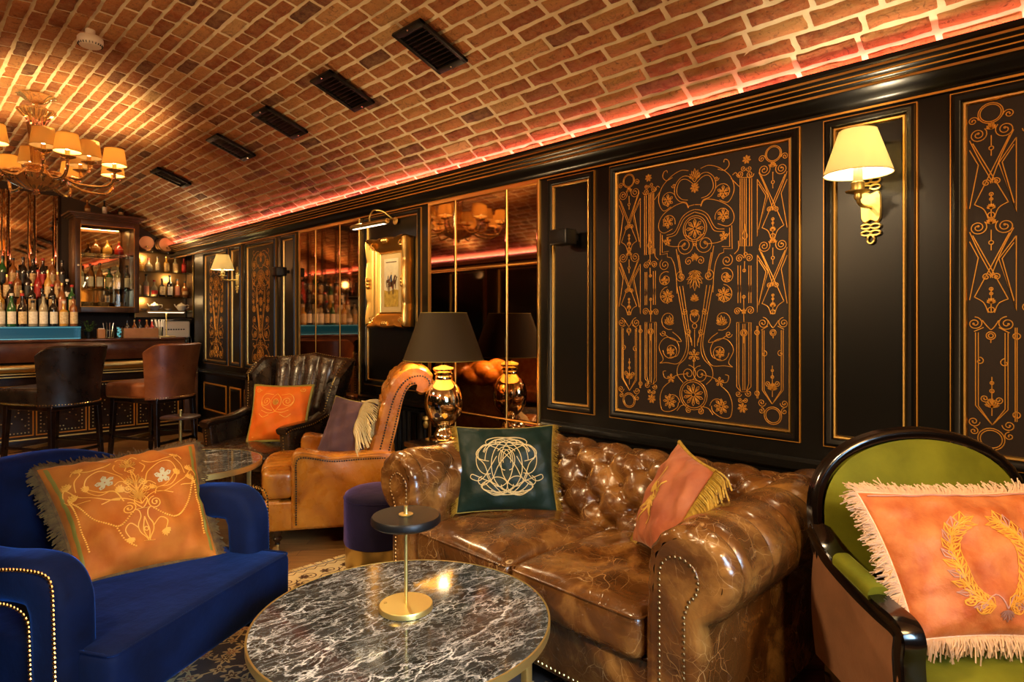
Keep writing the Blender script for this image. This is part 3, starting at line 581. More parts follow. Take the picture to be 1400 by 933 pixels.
# brass-boxed speakers on the narrow panels
def speaker(y, z, label):
    t = thing('wall_speaker', label, 'speaker', (2.69, y, z)); MB().box((-.02, 0, 0), (.02, .02, .015), .003).build('bracket', M['blackplastic'], t)
    MB().box((-.085, .02, 0), (.048, .060, .042), .008).build('cabinet', M['blackplastic'], t); b = MB(); b.box((-.1345, .02, 0), (.002, .050, .034), .001); b.build('grille', M['darkmetal'], t)
speaker(2.21, 1.80, 'small black speaker on the narrow panel right of the large mirror'); speaker(5.70, 1.805, 'small black speaker on the narrow panel left of the far mirror')
# ================================================================ furniture
def nails(name, parent, path, nrm, r=.0065, step=.017, m=None, closed=False, kind='stuff'):
    P = resample(path, step, closed); mb = MB()
    for i, p in enumerate(P[:-1] if closed else P): mb.dome(p, nrm(i/len(P)) if callable(nrm) else nrm, r)
    o = mb.build(name, m or M['brass'], parent)
    if len(P) > 100: o['kind'] = 'stuff'
    return o
def seamline(name, parent, path, r, m, closed=False): MB().tube(path, r, 6, closed).build(name, m, parent)

# ---------------------------------------------------------------- brown chesterfield sofa (faces -x, stands along the right wall)
SX, SY = 2.1, 1.63
sofa = thing('chesterfield_sofa', 'two-seat button-tufted brown leather sofa along the panelled wall', 'sofa', (SX, SY, .0125))
def offset_profile(P, d):
    P = np.asarray(P); T = np.roll(P, -1, 0)-np.roll(P, 1, 0); T /= np.linalg.norm(T, axis=1, keepdims=True)+1e-9; N = np.stack([T[:, 1], -T[:, 0]], 1); return P-N*d
def tuft(u, v, H, D, w=.10):
    """u, v in button spacings (buttons where u+v is even)"""
    def tri(x): x = np.mod(x, 2.0); return np.minimum(x, 2-x)          # 0 on the crease
    d1, d2 = tri(u+v), tri(u-v); puff = H*(np.clip(d1, 0, 1)*np.clip(d2, 0, 1))**.30
    iu, iv = np.round(u), np.round(v); odd = np.mod(iu+iv, 2) > .5; r2 = np.full(u.shape, 9.0)
    for a in (-1, 0, 1):
        for b in (-1, 0, 1):
            cu, cv = iu+a, iv+b; ok = np.mod(cu+cv, 2) < .5; rr = (u-cu)**2+(v-cv)**2; r2 = np.where(ok, np.minimum(r2, rr), r2)
    return puff-D*np.exp(-r2/w)
# arm cross-section in (y', z): y' outward from the inner face, counter-clockwise seen from the front
def arm_prof(n=64):
    c, r = (.158, .612), .132; pts = [(0, .12), (0, .30), (0, .45), (.008, .55), (.022, .63)]
    for a in np.linspace(170, -118, 26): pts.append((c[0]+r*cos(R_(a)), c[1]+r*sin(R_(a))))
    pts += [(.10+.02, .475), (.125, .40), (.19, .47)][:0]
    pts += [(.105, .465), (.17, .44), (.19, .40), (.19, .25), (.19, .08), (.10, .08), (0, .08)]
    return pts
def arm_profile():
    c, r = (.150, .612), .140; pts = [(0, .08), (0, .25), (0, .42), (.004, .52)]
    for a in np.linspace(178, -62, 30): pts.append((c[0]+r*cos(R_(a))*(1.0 if a > 0 else .98), c[1]+r*sin(R_(a))))
    pts += [(.198, .478), (.190, .44), (.190, .30), (.190, .08)]
    P = np.array(pts); return resample(P, .011)
AP = arm_profile(); arcl = np.r_[0, np.cumsum(np.linalg.norm(np.diff(AP, axis=0), axis=1))]
def sofa_arm(side):
    """side=-1: arm at the low-y end (near), +1: far arm"""
    y0 = side*.57; x0, x1 = -.50, .48; nx = 90; xs = np.r_[x0+np.array([0, .004, .010, .020, .035]), np.linspace(x0+.05, x1, nx)]
    T = np.gradient(AP, axis=0); T /= np.linalg.norm(T, axis=1, keepdims=True); N = np.stack([-T[:, 1], T[:, 0]], 1)    # outward normal
    P = []
    for x in xs:
        d = (x-x0); ins = -.034*(1-sqrt(max(0, 1-(1-min(d/.04, 1))**2)))
        s_ = arcl; disp = np.zeros(len(AP))+ins
        inner = 1/(1+np.exp((s_-.62)/.02))*(1/(1+np.exp(-(s_-.34)/.02)))
        u = (x-x0-.02)/.100; v = (s_-.40)/.098
        if x > x0+.10: disp = disp+(tuft(np.full(len(s_), u), v, .024, .028)-.010)*inner*min(1, (x-x0-.10)/.05)
        # pleats over the roll
        roll = (1/(1+np.exp(-(s_-.55)/.03)))*(1/(1+np.exp((s_-.98)/.02))); ph = ((x-x0-.07)/.19) % 1.0; e = min(ph, 1-ph)*.19
        disp = disp-.011*np.exp(-(e/.010)**2)*roll*(1 if x > x0+.05 else 0)+.004*np.sin(x*31+s_*9)*roll
        if d < .05: disp = disp+.004*np.sin(s_*110)*(1-d/.05)*(s_ > .42)*(s_ < 1.0)
        Q = AP+N*disp[:, None]; P.append([(x, y0+side*a, z) for a, z in Q])
    mb = MB(); mb.grid(P, flip=(side < 0))
    ins = AP-N*.034; mb.poly([(x1, y0+side*a, z) for a, z in AP][::side])
    mb.poly([(x0, y0+side*a, z) for a, z in ins][::-side])
    arm = mb.build('arm', M['sofa'], sofa, ang=60)
    # recessed front facing panel and nail trim
    q = AP-N*.060; fp = MB(); sel = q
    # keep a clean outline: straight stem plus circle
    cy, cz, r = .122, .60, .062; out = [(.060, .10), (.060, .60)]+[(cy+r*cos(R_(a))-.0, cz+r*sin(R_(a))) for a in np.linspace(175, -55, 22)]+[(.140, .50), (.138, .10)]
    out = np.array(out)
    fp.poly([(x0-.004, y0+side*a, z) for a, z in out][::-side]); fp.grid([[(xx, y0+side*a, z) for a, z in out] for xx in (x0-.004, x0+.03)], cv=True)
    f = fp.build('facing_panel', M['sofa'], arm, smooth=False)
    nails('nailhead_trim', arm, resample([(x0-.004, y0+side*a, z) for a, z in out], .018), (-1, 0, 0), .0058, .017, M['bronze'])
    MB().tube([(x0+.001, y0+side*a, z) for a, z in offset_profile(out, .0)*1.0], .004, 6).build('welt', M['sofa'], arm)
    return arm
for sd in (-1, 1): sofa_arm(sd)
# back
def sofa_back():
    c, r = (.305, .625), .125; pts = [(.10, .40), (.115, .50), (.150, .60)]
    for a in np.linspace(165, -55, 30): pts.append((c[0]+r*cos(R_(a)), c[1]+r*sin(R_(a))))
    pts += [(.39, .45), (.40, .30), (.40, .08)]
    P2 = resample(smooth_path(pts, 4), .011); s_ = np.r_[0, np.cumsum(np.linalg.norm(np.diff(P2, axis=0), axis=1))]
    T = np.gradient(P2, axis=0); T /= np.linalg.norm(T, axis=1, keepdims=True); N = np.stack([-T[:, 1], T[:, 0]], 1); G = []; ys = np.linspace(-.80, .80, 190)
    for y in ys:
        k = (1/(1+np.exp((s_-.60)/.02)))
        disp = (tuft(np.full(len(s_), y/.100), (s_-.045)/.098, .030, .034)-.012)*k
        ph = (y/.21) % 1.0; e = min(ph, 1-ph)*.21; disp -= .008*np.exp(-(e/.010)**2)*(1-k)*(s_ < .85)
        G.append([(a, y, z) for a, z in P2+N*disp[:, None]])
    mb = MB(); mb.grid(G); b = mb.build('backrest', M['sofa'], sofa, ang=80)
    first = None
    for j, v in enumerate((1, 2, 3, 4)):
        sj = .045+v*.098; p = np.array([np.interp(sj, s_, P2[:, 0]), np.interp(sj, s_, P2[:, 1])]); n = np.array([np.interp(sj, s_, N[:, 0]), np.interp(sj, s_, N[:, 1])])
        for i in range(-7, 8):
            if (i+v) % 2: continue
            q = p+n*(-.044+.010)
            if first is None:
                mm = MB(); mm.lathe([(0, .008), (.006, .007), (.010, .003), (.011, 0)], n=12); first = mm.build('button', M['sofa'], b); o = first
            else: o = first.copy(); C.objects.link(o); o.parent = b
            o.location = (q[0], i*.100, q[1]); o.rotation_euler = (0, atan2(n[0], n[1]), 0)
sofa_back()
def seat_warp(cx, cy, hx, hy, H=.03, lump=0.004, sd=0, cz=0):
    def f(P):
        u = np.clip(P[..., 0]/hx, -1, 1); v = np.clip(P[..., 1]/hy, -1, 1); b = (1-u**2)**.6*(1-np.abs(v)**3)**.8
        z = P[..., 2]+np.where(P[..., 2] > 0, 1, 0)*(H*b+lump*(np.sin(9*P[..., 0]+sd)*np.cos(11*P[..., 1]+sd)+.6*np.sin(23*P[..., 0]+14*P[..., 1]+sd)+.4*np.cos(31*P[..., 1]-17*P[..., 0]))*b)
        return np.stack([P[..., 0], P[..., 1], z], -1)
    return f
for k, yc in enumerate((-.284, .284)):
    mb = MB(); hx, hy = .315, .280; mb.box((-.195, yc, .375), (hx, hy, .075), .04, (22, 20, 4), seat_warp(0, 0, hx, hy, .035, .011, k*2))
    s_ = mb.build('seat_cushion', M['sofa'], sofa, ang=80)
    pth = rpath([(.08, yc-hy+.002, .438), (-.505, yc-hy+.002, .438), (-.507, yc, .440), (-.505, yc+hy-.002, .438), (.08, yc+hy-.002, .438)], .04)
    seamline('piping', s_, pth, .0045, M['sofa'])
mb = MB(); mb.box((-.02, 0, .205), (.44, .565, .105), .02); b = mb.build('base_frame', M['sofa'], sofa)
nails('nailhead_trim', b, [(-.462, -.55, .125), (-.462, .55, .125)], (-1, 0, 0), .006, .02, M['brushed'])
for sx in (-.40, .40):
    for sy in (-.64, .64): MB().lathe([(.018, 0), (.026, .015), (.022, .04), (.034, .06), (.036, .085)], (sx, sy, 0), 16).build('foot', M['wood'], sofa)

# ---------------------------------------------------------------- cushions
def cushion(name, label, corners, thick, m, sag=.03, seed=0, wr=.0055, group=None, pinch=.035, back=None):
    """corners: bottom-left, bottom-right, top-right, top-left as seen from its front"""
    A, B, Cc, D = [np.array(k, float) for k in corners]; o0 = (A+B)/2; o0 = np.array([o0[0], o0[1], min(A[2], B[2])])
    n = np.cross(B-A, D-A); n /= np.linalg.norm(n); W = np.linalg.norm(B-A); H = np.linalg.norm(D-A); r = np.random.RandomState(seed); ph = r.uniform(0, 6, 8)
    def surf(u, v, side, h=0.0):
        uu, vv = 2*u-1, 2*v-1; e = max(0., (1-abs(uu)**2.4))*max(0., (1-abs(vv)**2.4)); b = e**.52
        pu = u-np.sign(uu)*pinch*(1-vv*vv)*abs(uu)**3; pv = v-np.sign(vv)*pinch*(1-uu*uu)*abs(vv)**3
        base = (A*(1-pu)+B*pu)*(1-pv)+(D*(1-pu)+Cc*pu)*pv
        w = wr*(sin(14*u+9*v+ph[0])+.7*sin(23*v-11*u+ph[1])+.5*sin(31*u+ph[2]+6*v*v))*min(1, e*3)*(1 if side > 0 else .3)
        edge = np.exp(-min(1-abs(uu), 1-abs(vv))*14); w += wr*1.6*sin(46*(u if abs(vv) > abs(uu) else v)+ph[3])*edge*min(1, e*6)
        return base+n*(side*thick/2*b+w+(h if side > 0 else -h))
    N = 44; g = (1-np.cos(np.linspace(0, pi, N)))/2; mb = MB()
    for side in (1, -1): mb.grid([[surf(u, v, side) for v in g] for u in g], flip=(side < 0))
    c = mb.build(name, [m], None, origin=tuple(o0), ang=70, weld=True); tag(c, label, 'cushion', group)
    if back: pass
    c.data.update()
    fr = lambda p, q, h=0.: surf(p, q, 1, .0015+h)-o0
    edge = lambda t: None
    def border(u, v): return surf(u, v, 1)-o0
    def perim(k=40):
        P = []
        for a in range(k): P.append(border(a/k, 0))
        for a in range(k): P.append(border(1, a/k))
        for a in range(k): P.append(border(1-a/k, 1))
        for a in range(k): P.append(border(0, 1-a/k))
        return np.array(P)
    return c, fr, perim, n, (W, H)
def fringe(name, par, path, n, out_c, length, m, step=.004, r=.0018, jitter=.4, seed=1, droop=.3, closed=False, segs=4, side=1, band=None):
    """loose threads along a path, pointing away from out_c"""
    rs = np.random.RandomState(seed); P = resample(path, step, closed); mb = MB(); sec = [(r, 0), (-.5*r, .87*r), (-.5*r, -.87*r)]
    for i, p in enumerate(P):
        d = p-out_c; d -= n*np.dot(d, n)*.5; t = P[(i+1) % len(P)]-P[i-1]; t /= np.linalg.norm(t)+1e-9; d -= t*np.dot(d, t)*.6; d /= np.linalg.norm(d)+1e-9
        L = length*rs.uniform(.75, 1.15); j = rs.normal(0, jitter, 3)*L*.5; q = [p+d*L*k/segs+j*(k/segs)**1.5+np.array([0, 0, -droop*L*(k/segs)**2])+n*.006*sin(k*1.3) for k in range(segs+1)]
        mb.sweep(q, sec, ref=n+.01, caps=False)
    o = mb.build(name, m, par); o['kind'] = 'stuff'; return o
def embroider(name, par, els, wd, fr, m, mir=None, h=.0012):
    L = []
    for e in els:
        for l in orn_lines(e):
            l = resample(l, .02) if len(l) < 4 else l
            L.append(l)
            if mir is not None: L.append(np.stack([2*mir-l[:, 0], l[:, 1]], 1))
    return ribbons(L, wd, fr, h=h).build(name, m, par)
def ribbon_uv(name, par, lines, wm, fr, m, WH, h=.0012):
    """ribbons of constant width in metres on a cushion front"""
    mb = MB()
    for L in lines:
        L = np.asarray(L, float); S = L*np.array(WH); T = np.gradient(S, axis=0) if len(S) > 2 else np.repeat(S[1:]-S[:1], 2, 0); T /= np.linalg.norm(T, axis=1, keepdims=True)+1e-9; N = np.stack([-T[:, 1], T[:, 0]], 1)
        w_ = wm*np.ones(len(S)); A = (S+N*w_[:, None]/2)/WH; B = (S-N*w_[:, None]/2)/WH; m1 = (S+N*w_[:, None]/5)/WH; m2 = (S-N*w_[:, None]/5)/WH
        mb.grid(np.stack([[fr(a[0], a[1], .0002) for a in A], [fr(a[0], a[1], h) for a in m1], [fr(a[0], a[1], h) for a in m2], [fr(a[0], a[1], .0002) for a in B]], 1))
    return mb.build(name, m, par)
def Lx(els, mir=None, sc=None):
    out = []
    for e in els:
        for l in orn_lines(e):
            l = resample(l, .015) if len(l) < 4 else np.array(l); out.append(l)
            if mir is not None: out.append(np.stack([2*mir-l[:, 0], l[:, 1]], 1))
    return out

# dark green monogram cushion on the sofa
c, fr, per, n, WH = cushion('green_cushion', 'dark green satin cushion with looped gold monogram on the brown sofa', [(1.817, 2.184, .480), (2.161, 1.884, .474), (2.267, 2.004, .845), (1.926, 2.316, .840)], .15, M['greensilk'], seed=2)
def ell(cx, cy, rx, ry, a0=0, a1=360, rot=0, n=40):
    a = np.radians(np.linspace(a0, a1, n)); x, y = rx*np.cos(a), ry*np.sin(a); c_, s_ = cos(R_(rot)), sin(R_(rot)); return np.stack([cx+x*c_-y*s_, cy+x*s_+y*c_], 1)
mono = []
for s_ in (1, -1):
    q = lambda L: np.stack([.5+s_*(L[:, 0]-.5), L[:, 1]], 1)
    mono += [q(ell(.42, .53, .14, .27, -150, 175)), q(ell(.445, .50, .21, .31, -140, 150)), q(ell(.47, .62, .26, .155, 10, 200)), q(ell(.52, .56, .06, .12, -90, 200)), q(ell(.39, .64, .20, .10, 10, 250)), q(ell(.30, .57, .11, .17, 60, 290)),
             q(ell(.40, .27, .16, .07, 120, 370)), q(ell(.47, .26, .22, .09, 150, 330)), q(ell(.60, .27, .10, .10, 60, 300)), q(ell(.26, .33, .05, .05, 100, 330)), q(smooth_path([(.60, .60), (.68, .45), (.74, .36), (.80, .33), (.87, .36), (.86, .40), (.80, .38), (.72, .34), (.62, .29), (.50, .20), (.38, .16), (.30, .20)], 6)),
             q(smooth_path([(.35, .72), (.45, .66), (.58, .50), (.64, .36), (.70, .30)], 6)), q(ell(.5, .79, .0001+.20, .05, 0, 180)), q(ell(.45, .77, .16, .06, -20, 200)), q(smooth_path([(.20, .60), (.27, .52), (.32, .38), (.38, .26), (.46, .18)], 6))]
ribbon_uv('monogram', c, mono, .0036, fr, M['cream'], WH)
# gold piping and side fringes of the green cushion
seamline('piping', c, per(30), .0035, M['olive'], True)
for u in (0, 1):
    P = [fr(u, v)-n*.0 for v in np.linspace(.0, 1, 30)]; fringe('side_fringe', c, P, n, (fr(.5, .5)), .030, M['fringegold'], .0022, .0014, .25, 4+u)
# rose cushion leaning on the near arm
c, fr, per, n, WH = cushion('rose_cushion', 'rose velvet cushion with gold tassel fringe leaning on the sofa arm', [(2.035, 1.392, .50), (1.835, 1.137, .55), (2.000, 1.03, .835), (2.235, 1.305, .865)], .13, M['pinkv'], seed=5)
pe = np.array([fr(1, v)-n*.0 for v in np.linspace(.25, 1, 30)])
fringe('looped_tassels', c, pe, n, fr(.5, .5), .075, M['fringegold'], .004, .0034, .12, 3, droop=.9, segs=6)
fringe('corner_tassel', c, [fr(0, v) for v in np.linspace(0, .10, 8)]+[fr(u, 0) for u in np.linspace(.02, .16, 8)], n, fr(.5, .5), .05, M['fringegold'], .003, .003, .2, 8, droop=.4)
MB().tube([fr(u, 1) for u in np.linspace(0, 1, 24)], .008, 7).build('gold_braid', M['fringegold'], c)
MB().tube([fr(0, v) for v in np.linspace(0, 1, 24)], .004, 7).build('piping', M['olive'], c)
em = Lx([('S', .45, .55, .10, 1.4, 0, 1), ('S', .38, .36, .09, 1.4, 90, -1), ('L', [(.30, .18), (.42, .30), (.46, .48), (.36, .62), (.40, .78)]), ('L', [(.5, .2), (.56, .36), (.5, .5), (.6, .66)]), ('F', .5, .30, .13, 60), ('F', .38, .5, .12, 120), ('L', [(.25, .3), (.36, .42), (.52, .44), (.62, .38)]), ('R', .40, .42, .06, 6)])
ribbon_uv('embroidery', c, em, .0055, fr, M['goldthread'], WH)

# ---------------------------------------------------------------- coffee table and its lamp
t = thing('coffee_table', 'large round black marble coffee table with white veins in front of the sofa', 'table', (1.10, 1.57, .0125))
MB().lathe([(.0, .450), (.20, .450), (.430, .450), (.4335, .450), (.434, .4495), (.434, .430), (0, .430)], n=96).build('marble_top', M['marble'], t)
MB().lathe([(.4342, .428), (.440, .428), (.440, .4505), (.4342, .4505), (.4342, .428)], n=96).build('brass_rim', M['satin'], t)
MB().lathe([(.36, .405), (.38, .405), (.38, .430), (.36, .430), (.36, .405)], n=64).build('under_frame', M['satin'], t)
for a in (40, 130, 220, 310):
    a = R_(a); MB().box((.37*cos(a), .37*sin(a), .21), (.012, .012, .21), .002).build('leg', M['satin'], t)
t = thing('rechargeable_lamp', 'small brass disc lamp standing on the black marble table', 'lamp', (1.13, 1.60, .4615))
MB().lathe([(0, 0), (.078, 0), (.082, .003), (.082, .016), (.080, .019), (0, .020)], n=64).build('base', M['satin'], t)
MB().tube([(0, 0, .018), (0, 0, .300)], .0055, 16).build('stem', M['satin'], t)
d = MB().lathe([(0, .262), (.096, .262), (.102, .266), (.106, .270), (.106, .284), (.102, .290), (0, .2905)], n=64).build('disc_shade', M['darkmetal'], t)
MB().lathe([(0, .2908), (.021, .2908), (.022, .294), (.008, .2945), (.0065, .298), (.0065, .318), (0, .3185)], n=32).build('top_finial', M['satin'], t)
MB().lathe([(0, .2612), (.085, .2612), (.085, .2618), (0, .2618)], n=48).build('led_diffuser', M['white'], t)
MB().lathe([(0, .0195), (.005, .0195), (.005, .022), (0, .0222)], (-.045, .045, 0), 12).build('touch_button', M['brushed'], t)

# ---------------------------------------------------------------- rug
t = thing('persian_rug', 'dark brown floral rug under the coffee table', 'rug', (.93, 1.15, 0))
MB().box((0, 0, .005), (1.22, 2.05, .005), .003).build('pile', M['rug'], t)
rr = random.Random(11); vines, flw, pk = [], [], []
def flower2(x, y, r, n=6):
    a = np.linspace(0, 2*pi, 6*n+1); return np.stack([x+r*(.72+.28*np.cos(n*a))*np.cos(a), y+r*(.72+.28*np.cos(n*a))*np.sin(a)], 1)
def fill(mb, P, z, mi=0): c_ = P.mean(0); k = len(P); mb.add([(c_[0], c_[1], z)]+[(x, y, z) for x, y in P], [[0, i+1, (i+1) % k+1] for i in range(k)], mi)
fm = MB()
for i in range(300):
    x, y = rr.uniform(-1.1, 1.1), rr.uniform(-1.6, 1.75)
    a = rr.uniform(0, 2*pi); L = rr.uniform(.10, .22); q = [(x, y)]
    for k in range(4): a += rr.uniform(-.9, .9); q.append((q[-1][0]+L*.4*cos(a), q[-1][1]+L*.4*sin(a)))
    vines.append(smooth_path(q, 5))
    for (u, v) in q[::2]:
        r = rr.uniform(.022, .046); n_ = rr.choice((5, 6, 8)); fill(fm, flower2(u, v, r, n_), .0112, 0); fill(fm, flower2(u, v, r*.55, n_), .0116, 2 if rr.random() < .6 else 1); fill(fm, flower2(u, v, r*.25, 5), .012, 0)
    for k in range(3):
        u, v = q[rr.randrange(5)]; b = rr.uniform(0, 6.28); P = np.array([(u, v), (u+.02*cos(b)-.008*sin(b), v+.02*sin(b)+.008*cos(b)), (u+.042*cos(b), v+.042*sin(b)), (u+.02*cos(b)+.008*sin(b), v+.02*sin(b)-.008*cos(b))]); fill(fm, P, .0113, 0)
vm = ribbons([v for v in vines if np.abs(v[:, 0]).max() < 1.15 and v[:, 1].max() < 1.72], .007, lambda p, q, h: (p, q, .0104+h), h=.0008); 
fm.build('woven_flowers', [M['rugcream'], M['rugpink'], M['rugbrown']], t, smooth=False)['kind'] = 'stuff'
vm.build('woven_vines', M['rugcream'], t)['kind'] = 'stuff'
for y_ in (1.90, -1.90): bm_ = MB(); bm_.box((0, y_, .0106), (1.20, .135, .0004)); bm_.build('border', M['rugcream'], t, smooth=False)
sc_ = []
for k in range(40):
    x = -1.16+k*.06
    sc_ += orn_lines(('S', x, 1.90+.03*(-1)**k, .045, 1.4, 90*k, (-1)**k))+orn_lines(('R', x+.03, 1.90-.04*(-1)**k, .026, 6))+[np.array([(x, 1.80), (x+.03, 1.775), (x+.06, 1.80)]), np.array([(x, 2.0), (x+.03, 2.025), (x+.06, 2.0)])]
ribbons(sc_, .007, lambda p, q, h: (p, q, .0112+h), h=.0006).build('border_scrolls', M['rugbrown'], t)['kind'] = 'stuff'
fg = MB()
for k in range(500):
    x = -1.21+k*2.42/500; a = rr.uniform(-.35, .35); fg.sweep([(x, 2.045, .006), (x+.02*a, 2.07, .006), (x+.05*a, 2.095, .003)], [(.0018, 0), (-.001, .0016), (-.001, -.0016)], caps=False)
fg.build('fringe', M['rugcream'], t)['kind'] = 'stuff'

# ---------------------------------------------------------------- blue velvet armchair
th_b = atan2(-.5, -.866); blue = thing('blue_armchair', 'navy velvet armchair with brass nailhead loop arms in the near left corner', 'armchair', (.54, 2.54, .0125), th_b)
mb = MB(); mb.box((0, .10, .348), (.395, .36, .087), .025, (20, 16, 6), lambda P: np.stack([P[..., 0]*(1+.0*P[..., 1]), P[..., 1], P[..., 2]+np.where(P[..., 2] > 0, .012*(1-(P[..., 0]/.42)**2), 0)], -1)); sb = mb.build('seat', M['blue'], blue, ang=80)
seamline('piping', sb, rpath([(-.392, .20, .434), (-.392, .456, .434), (0, .458, .437), (.392, .456, .434), (.392, .20, .434)], .03), .004, M['blue'])
def blue_arm(s):
    x = s*.385; sec = rrect(.052, .052, .03, 4)
    # loop: horizontal arm running back, rounded front corner, post down
    path = smooth_path([(x-.01*s, -.47, .70), (x, -.36, .675), (x, -.20, .635), (x, .02, .615), (x, .16, .620), (x, .232, .612), (x, .266, .575), (x, .278, .50), (x, .285, .16)], 8)
    mb = MB(); mb.sweep(path, sec, ref=(s, 0, 0), scale=lambda t: 1.12 if t < .3 else 1.12+.12*sin((t-.3)*4)); a = mb.build('arm', M['blue'], blue, ang=80)
    pn = smooth_path([(x+s*.062, -.44, .735), (x+s*.062, -.20, .682), (x+s*.062, .02, .655), (x+s*.062, .20, .668), (x+s*.062, .285, .664), (x+s*.062, .312, .635), (x+s*.062, .318, .55), (x+s*.062, .325, .35), (x+s*.062, .330, .16)], 6)
    pi_ = smooth_path([(x+s*.062, -.40, .640), (x+s*.062, -.15, .575), (x+s*.062, .06, .560), (x+s*.062, .16, .562), (x+s*.062, .222, .535), (x+s*.062, .235, .46), (x+s*.062, .243, .16)], 6)
    nails('nailhead_trim', a, pn-np.array([0, 0, .006]), (s, 0, 0), .0062, .0125); nails('inner_nailhead_trim', a, pi_, (s, 0, 0), .0055, .0125)
    lo = MB(); lo.box((x, -.10, .225), (.040, .34, .07), .02); lo.build('lower_rail', M['blue'], blue)
    return a
blue_arm(-1); blue_arm(1)
G = []
for t_ in np.linspace(-1, 1, 41):
    x = .43*t_; yb = -.42-.03*(1-t_*t_)+.14*abs(t_)**4; top = .835-.11*abs(t_)**3.2
    sec = [(yb+.10, .34), (yb+.085, .50), (yb+.055, top-.06), (yb+.045, top-.018), (yb+.02, top), (yb-.03, top), (yb-.055, top-.02), (yb-.065, top-.07), (yb-.05, .45), (yb-.03, .18)]
    G.append([(x, a, b) for a, b in smooth_path(sec, 4)])
mb = MB(); mb.grid(G, flip=True); mb.poly(G[0]); mb.poly(G[-1][::-1]); mb.build('backrest', M['blue'], blue, ang=60)
for sx in (-.34, .34):
    for sy in (-.36, .36): MB().lathe([(.014, .0), (.020, .10), (.026, .17)], (sx, sy, 0), 12).build('leg', M['wood'], blue)

c, fr, per, n, WH = cushion('orange_cushion', 'large orange velvet cushion with embroidered urn and brown fringe on the navy armchair', [(.458, 2.533, .455), (.895, 2.494, .445), (.913, 2.800, .835), (.385, 2.900, .795)], .19, M['orange'], seed=1, wr=.010)
fringe('brown_fringe', c, per(50), n, fr(.5, .5), .036, M['fringebrown'], .0021, .0026, .30, 3, droop=.1, closed=True, segs=3)
seamline('inner_braid', c, per(40), .009, M['fringebrown'], True)
for u in (.045, .955): ribbon_uv('ribbon_border', c, [np.stack([np.full(30, u), np.linspace(.04, .96, 30)], 1)], .011, fr, M['olive'], WH)
emb = [('F', .5, .60, .10, 90), ('F', .5, .52, .07, 270), ('C', .5, .74, .018), ('L', [(.5, .55), (.54, .60), (.60, .62), (.64, .60)]), ('L', [(.5, .50), (.55, .56), (.60, .57)]), ('L', [(.56, .70), (.60, .78), (.58, .84)]), ('F', .88, .60, .06, 60), ('F', .80, .82, .05, 80), ('S', .56, .56, .03, 1.4, 0, 1), ('L', [(.5, .86), (.515, .80), (.53, .76), (.5, .75)]), ('F', .5, .80, .09, 90), ('L', [(.5, .75), (.49, .66), (.5, .54), (.5, .42)]), ('L', [(.5, .52), (.56, .60), (.60, .70), (.68, .77), (.77, .75), (.80, .66), (.75, .58), (.67, .58)]), ('S', .55, .62, .03, 1.4, 0, 1),
       ('L', [(.62, .50), (.72, .54), (.84, .60), (.92, .70), (.95, .62), (.90, .56), (.80, .54)]), ('S', .585, .41, .048, 1.8, 90, -1), ('L', [(.5, .42), (.56, .48), (.66, .52), (.74, .50)]), ('F', .5, .48, .11, 90), ('L', [(.86, .80), (.83, .84), (.80, .80), (.85, .74), (.86, .66)]),
       ('L', [(.505, .15), (.515, .18), (.545, .23), (.55, .28), (.525, .33), (.53, .37), (.55, .385)]), ('l', [(.45, .385), (.55, .385)]), ('l', [(.46, .15), (.54, .15)]), ('L', [(.5, .16), (.52, .24), (.5, .33)]), ('C', .5, .25, .014), ('L', [(.55, .26), (.60, .30), (.64, .26), (.62, .20)]), ('F', .62, .20, .05, 270), ('L', [(.5, .385), (.53, .42), (.54, .46), (.5, .52)]), ('L', [(.60, .48), (.64, .56), (.72, .60), (.78, .66)]), ('F', .78, .66, .05, 30), ('F', .62, .55, .05, 120), ('F', .90, .70, .06, 70), ('L', [(.5, .86), (.46, .90), (.43, .88)]), ('L', [(.60, .86), (.66, .80), (.76, .80), (.84, .86)])]
ribbon_uv('embroidered_urn', c, Lx(emb, .5), .0036, fr, M['orangethread'], WH)
ribbon_uv('white_flower', c, Lx([('R', .32, .665, .055, 5), ('C', .32, .665, .014), ('C', .32, .665, .022)]), .005, fr, M['cream'], WH); ribbon_uv('white_flower', c, Lx([('R', .70, .665, .055, 5), ('C', .70, .665, .014), ('C', .70, .665, .022)]), .005, fr, M['cream'], WH)
mb = MB()
for P in ([(.08, .62), (.16, .42), (.30, .29), (.43, .37)], [(.92, .62), (.84, .42), (.70, .29), (.57, .37)], [(.08, .62), (.085, .4), (.10, .18)], [(.30, .29), (.34, .20), (.40, .12)], [(.92, .62), (.93, .4), (.93, .18)]):
    for p in resample(smooth_path(P, 6), .017): mb.dome(fr(p[0], p[1], 0), n, .0038)
mb.build('bead_swags', M['orangethread'], c)

# ---------------------------------------------------------------- tan scroll-back chair
f_s = (-.85, .527); th_s = atan2(-f_s[0], f_s[1]); scr = thing('scroll_back_armchair', 'tan leather armchair with rolled back and brass nails, seen from its side', 'armchair', (2.035, 3.615, 0), th_s)
bp = smooth_path([(-.13, .30), (-.175, .45), (-.225, .62), (-.265, .78), (-.30, .90), (-.345, .985), (-.415, 1.045), (-.495, 1.05), (-.555, 1.005), (-.560, .94), (-.515, .905), (-.47, .92)], 6)
ob = smooth_path([(-.47, .92), (-.475, .955), (-.435, .945), (-.395, .88), (-.355, .70), (-.305, .50), (-.27, .30)], 5)
prof = np.array(list(bp)+list(ob[1:])); bl = resample(prof, .012); s_ = np.r_[0, np.cumsum(np.linalg.norm(np.diff(bl, axis=0), axis=1))]; smax = np.r_[0, np.cumsum(np.linalg.norm(np.diff(bp, axis=0), axis=1))][-1]
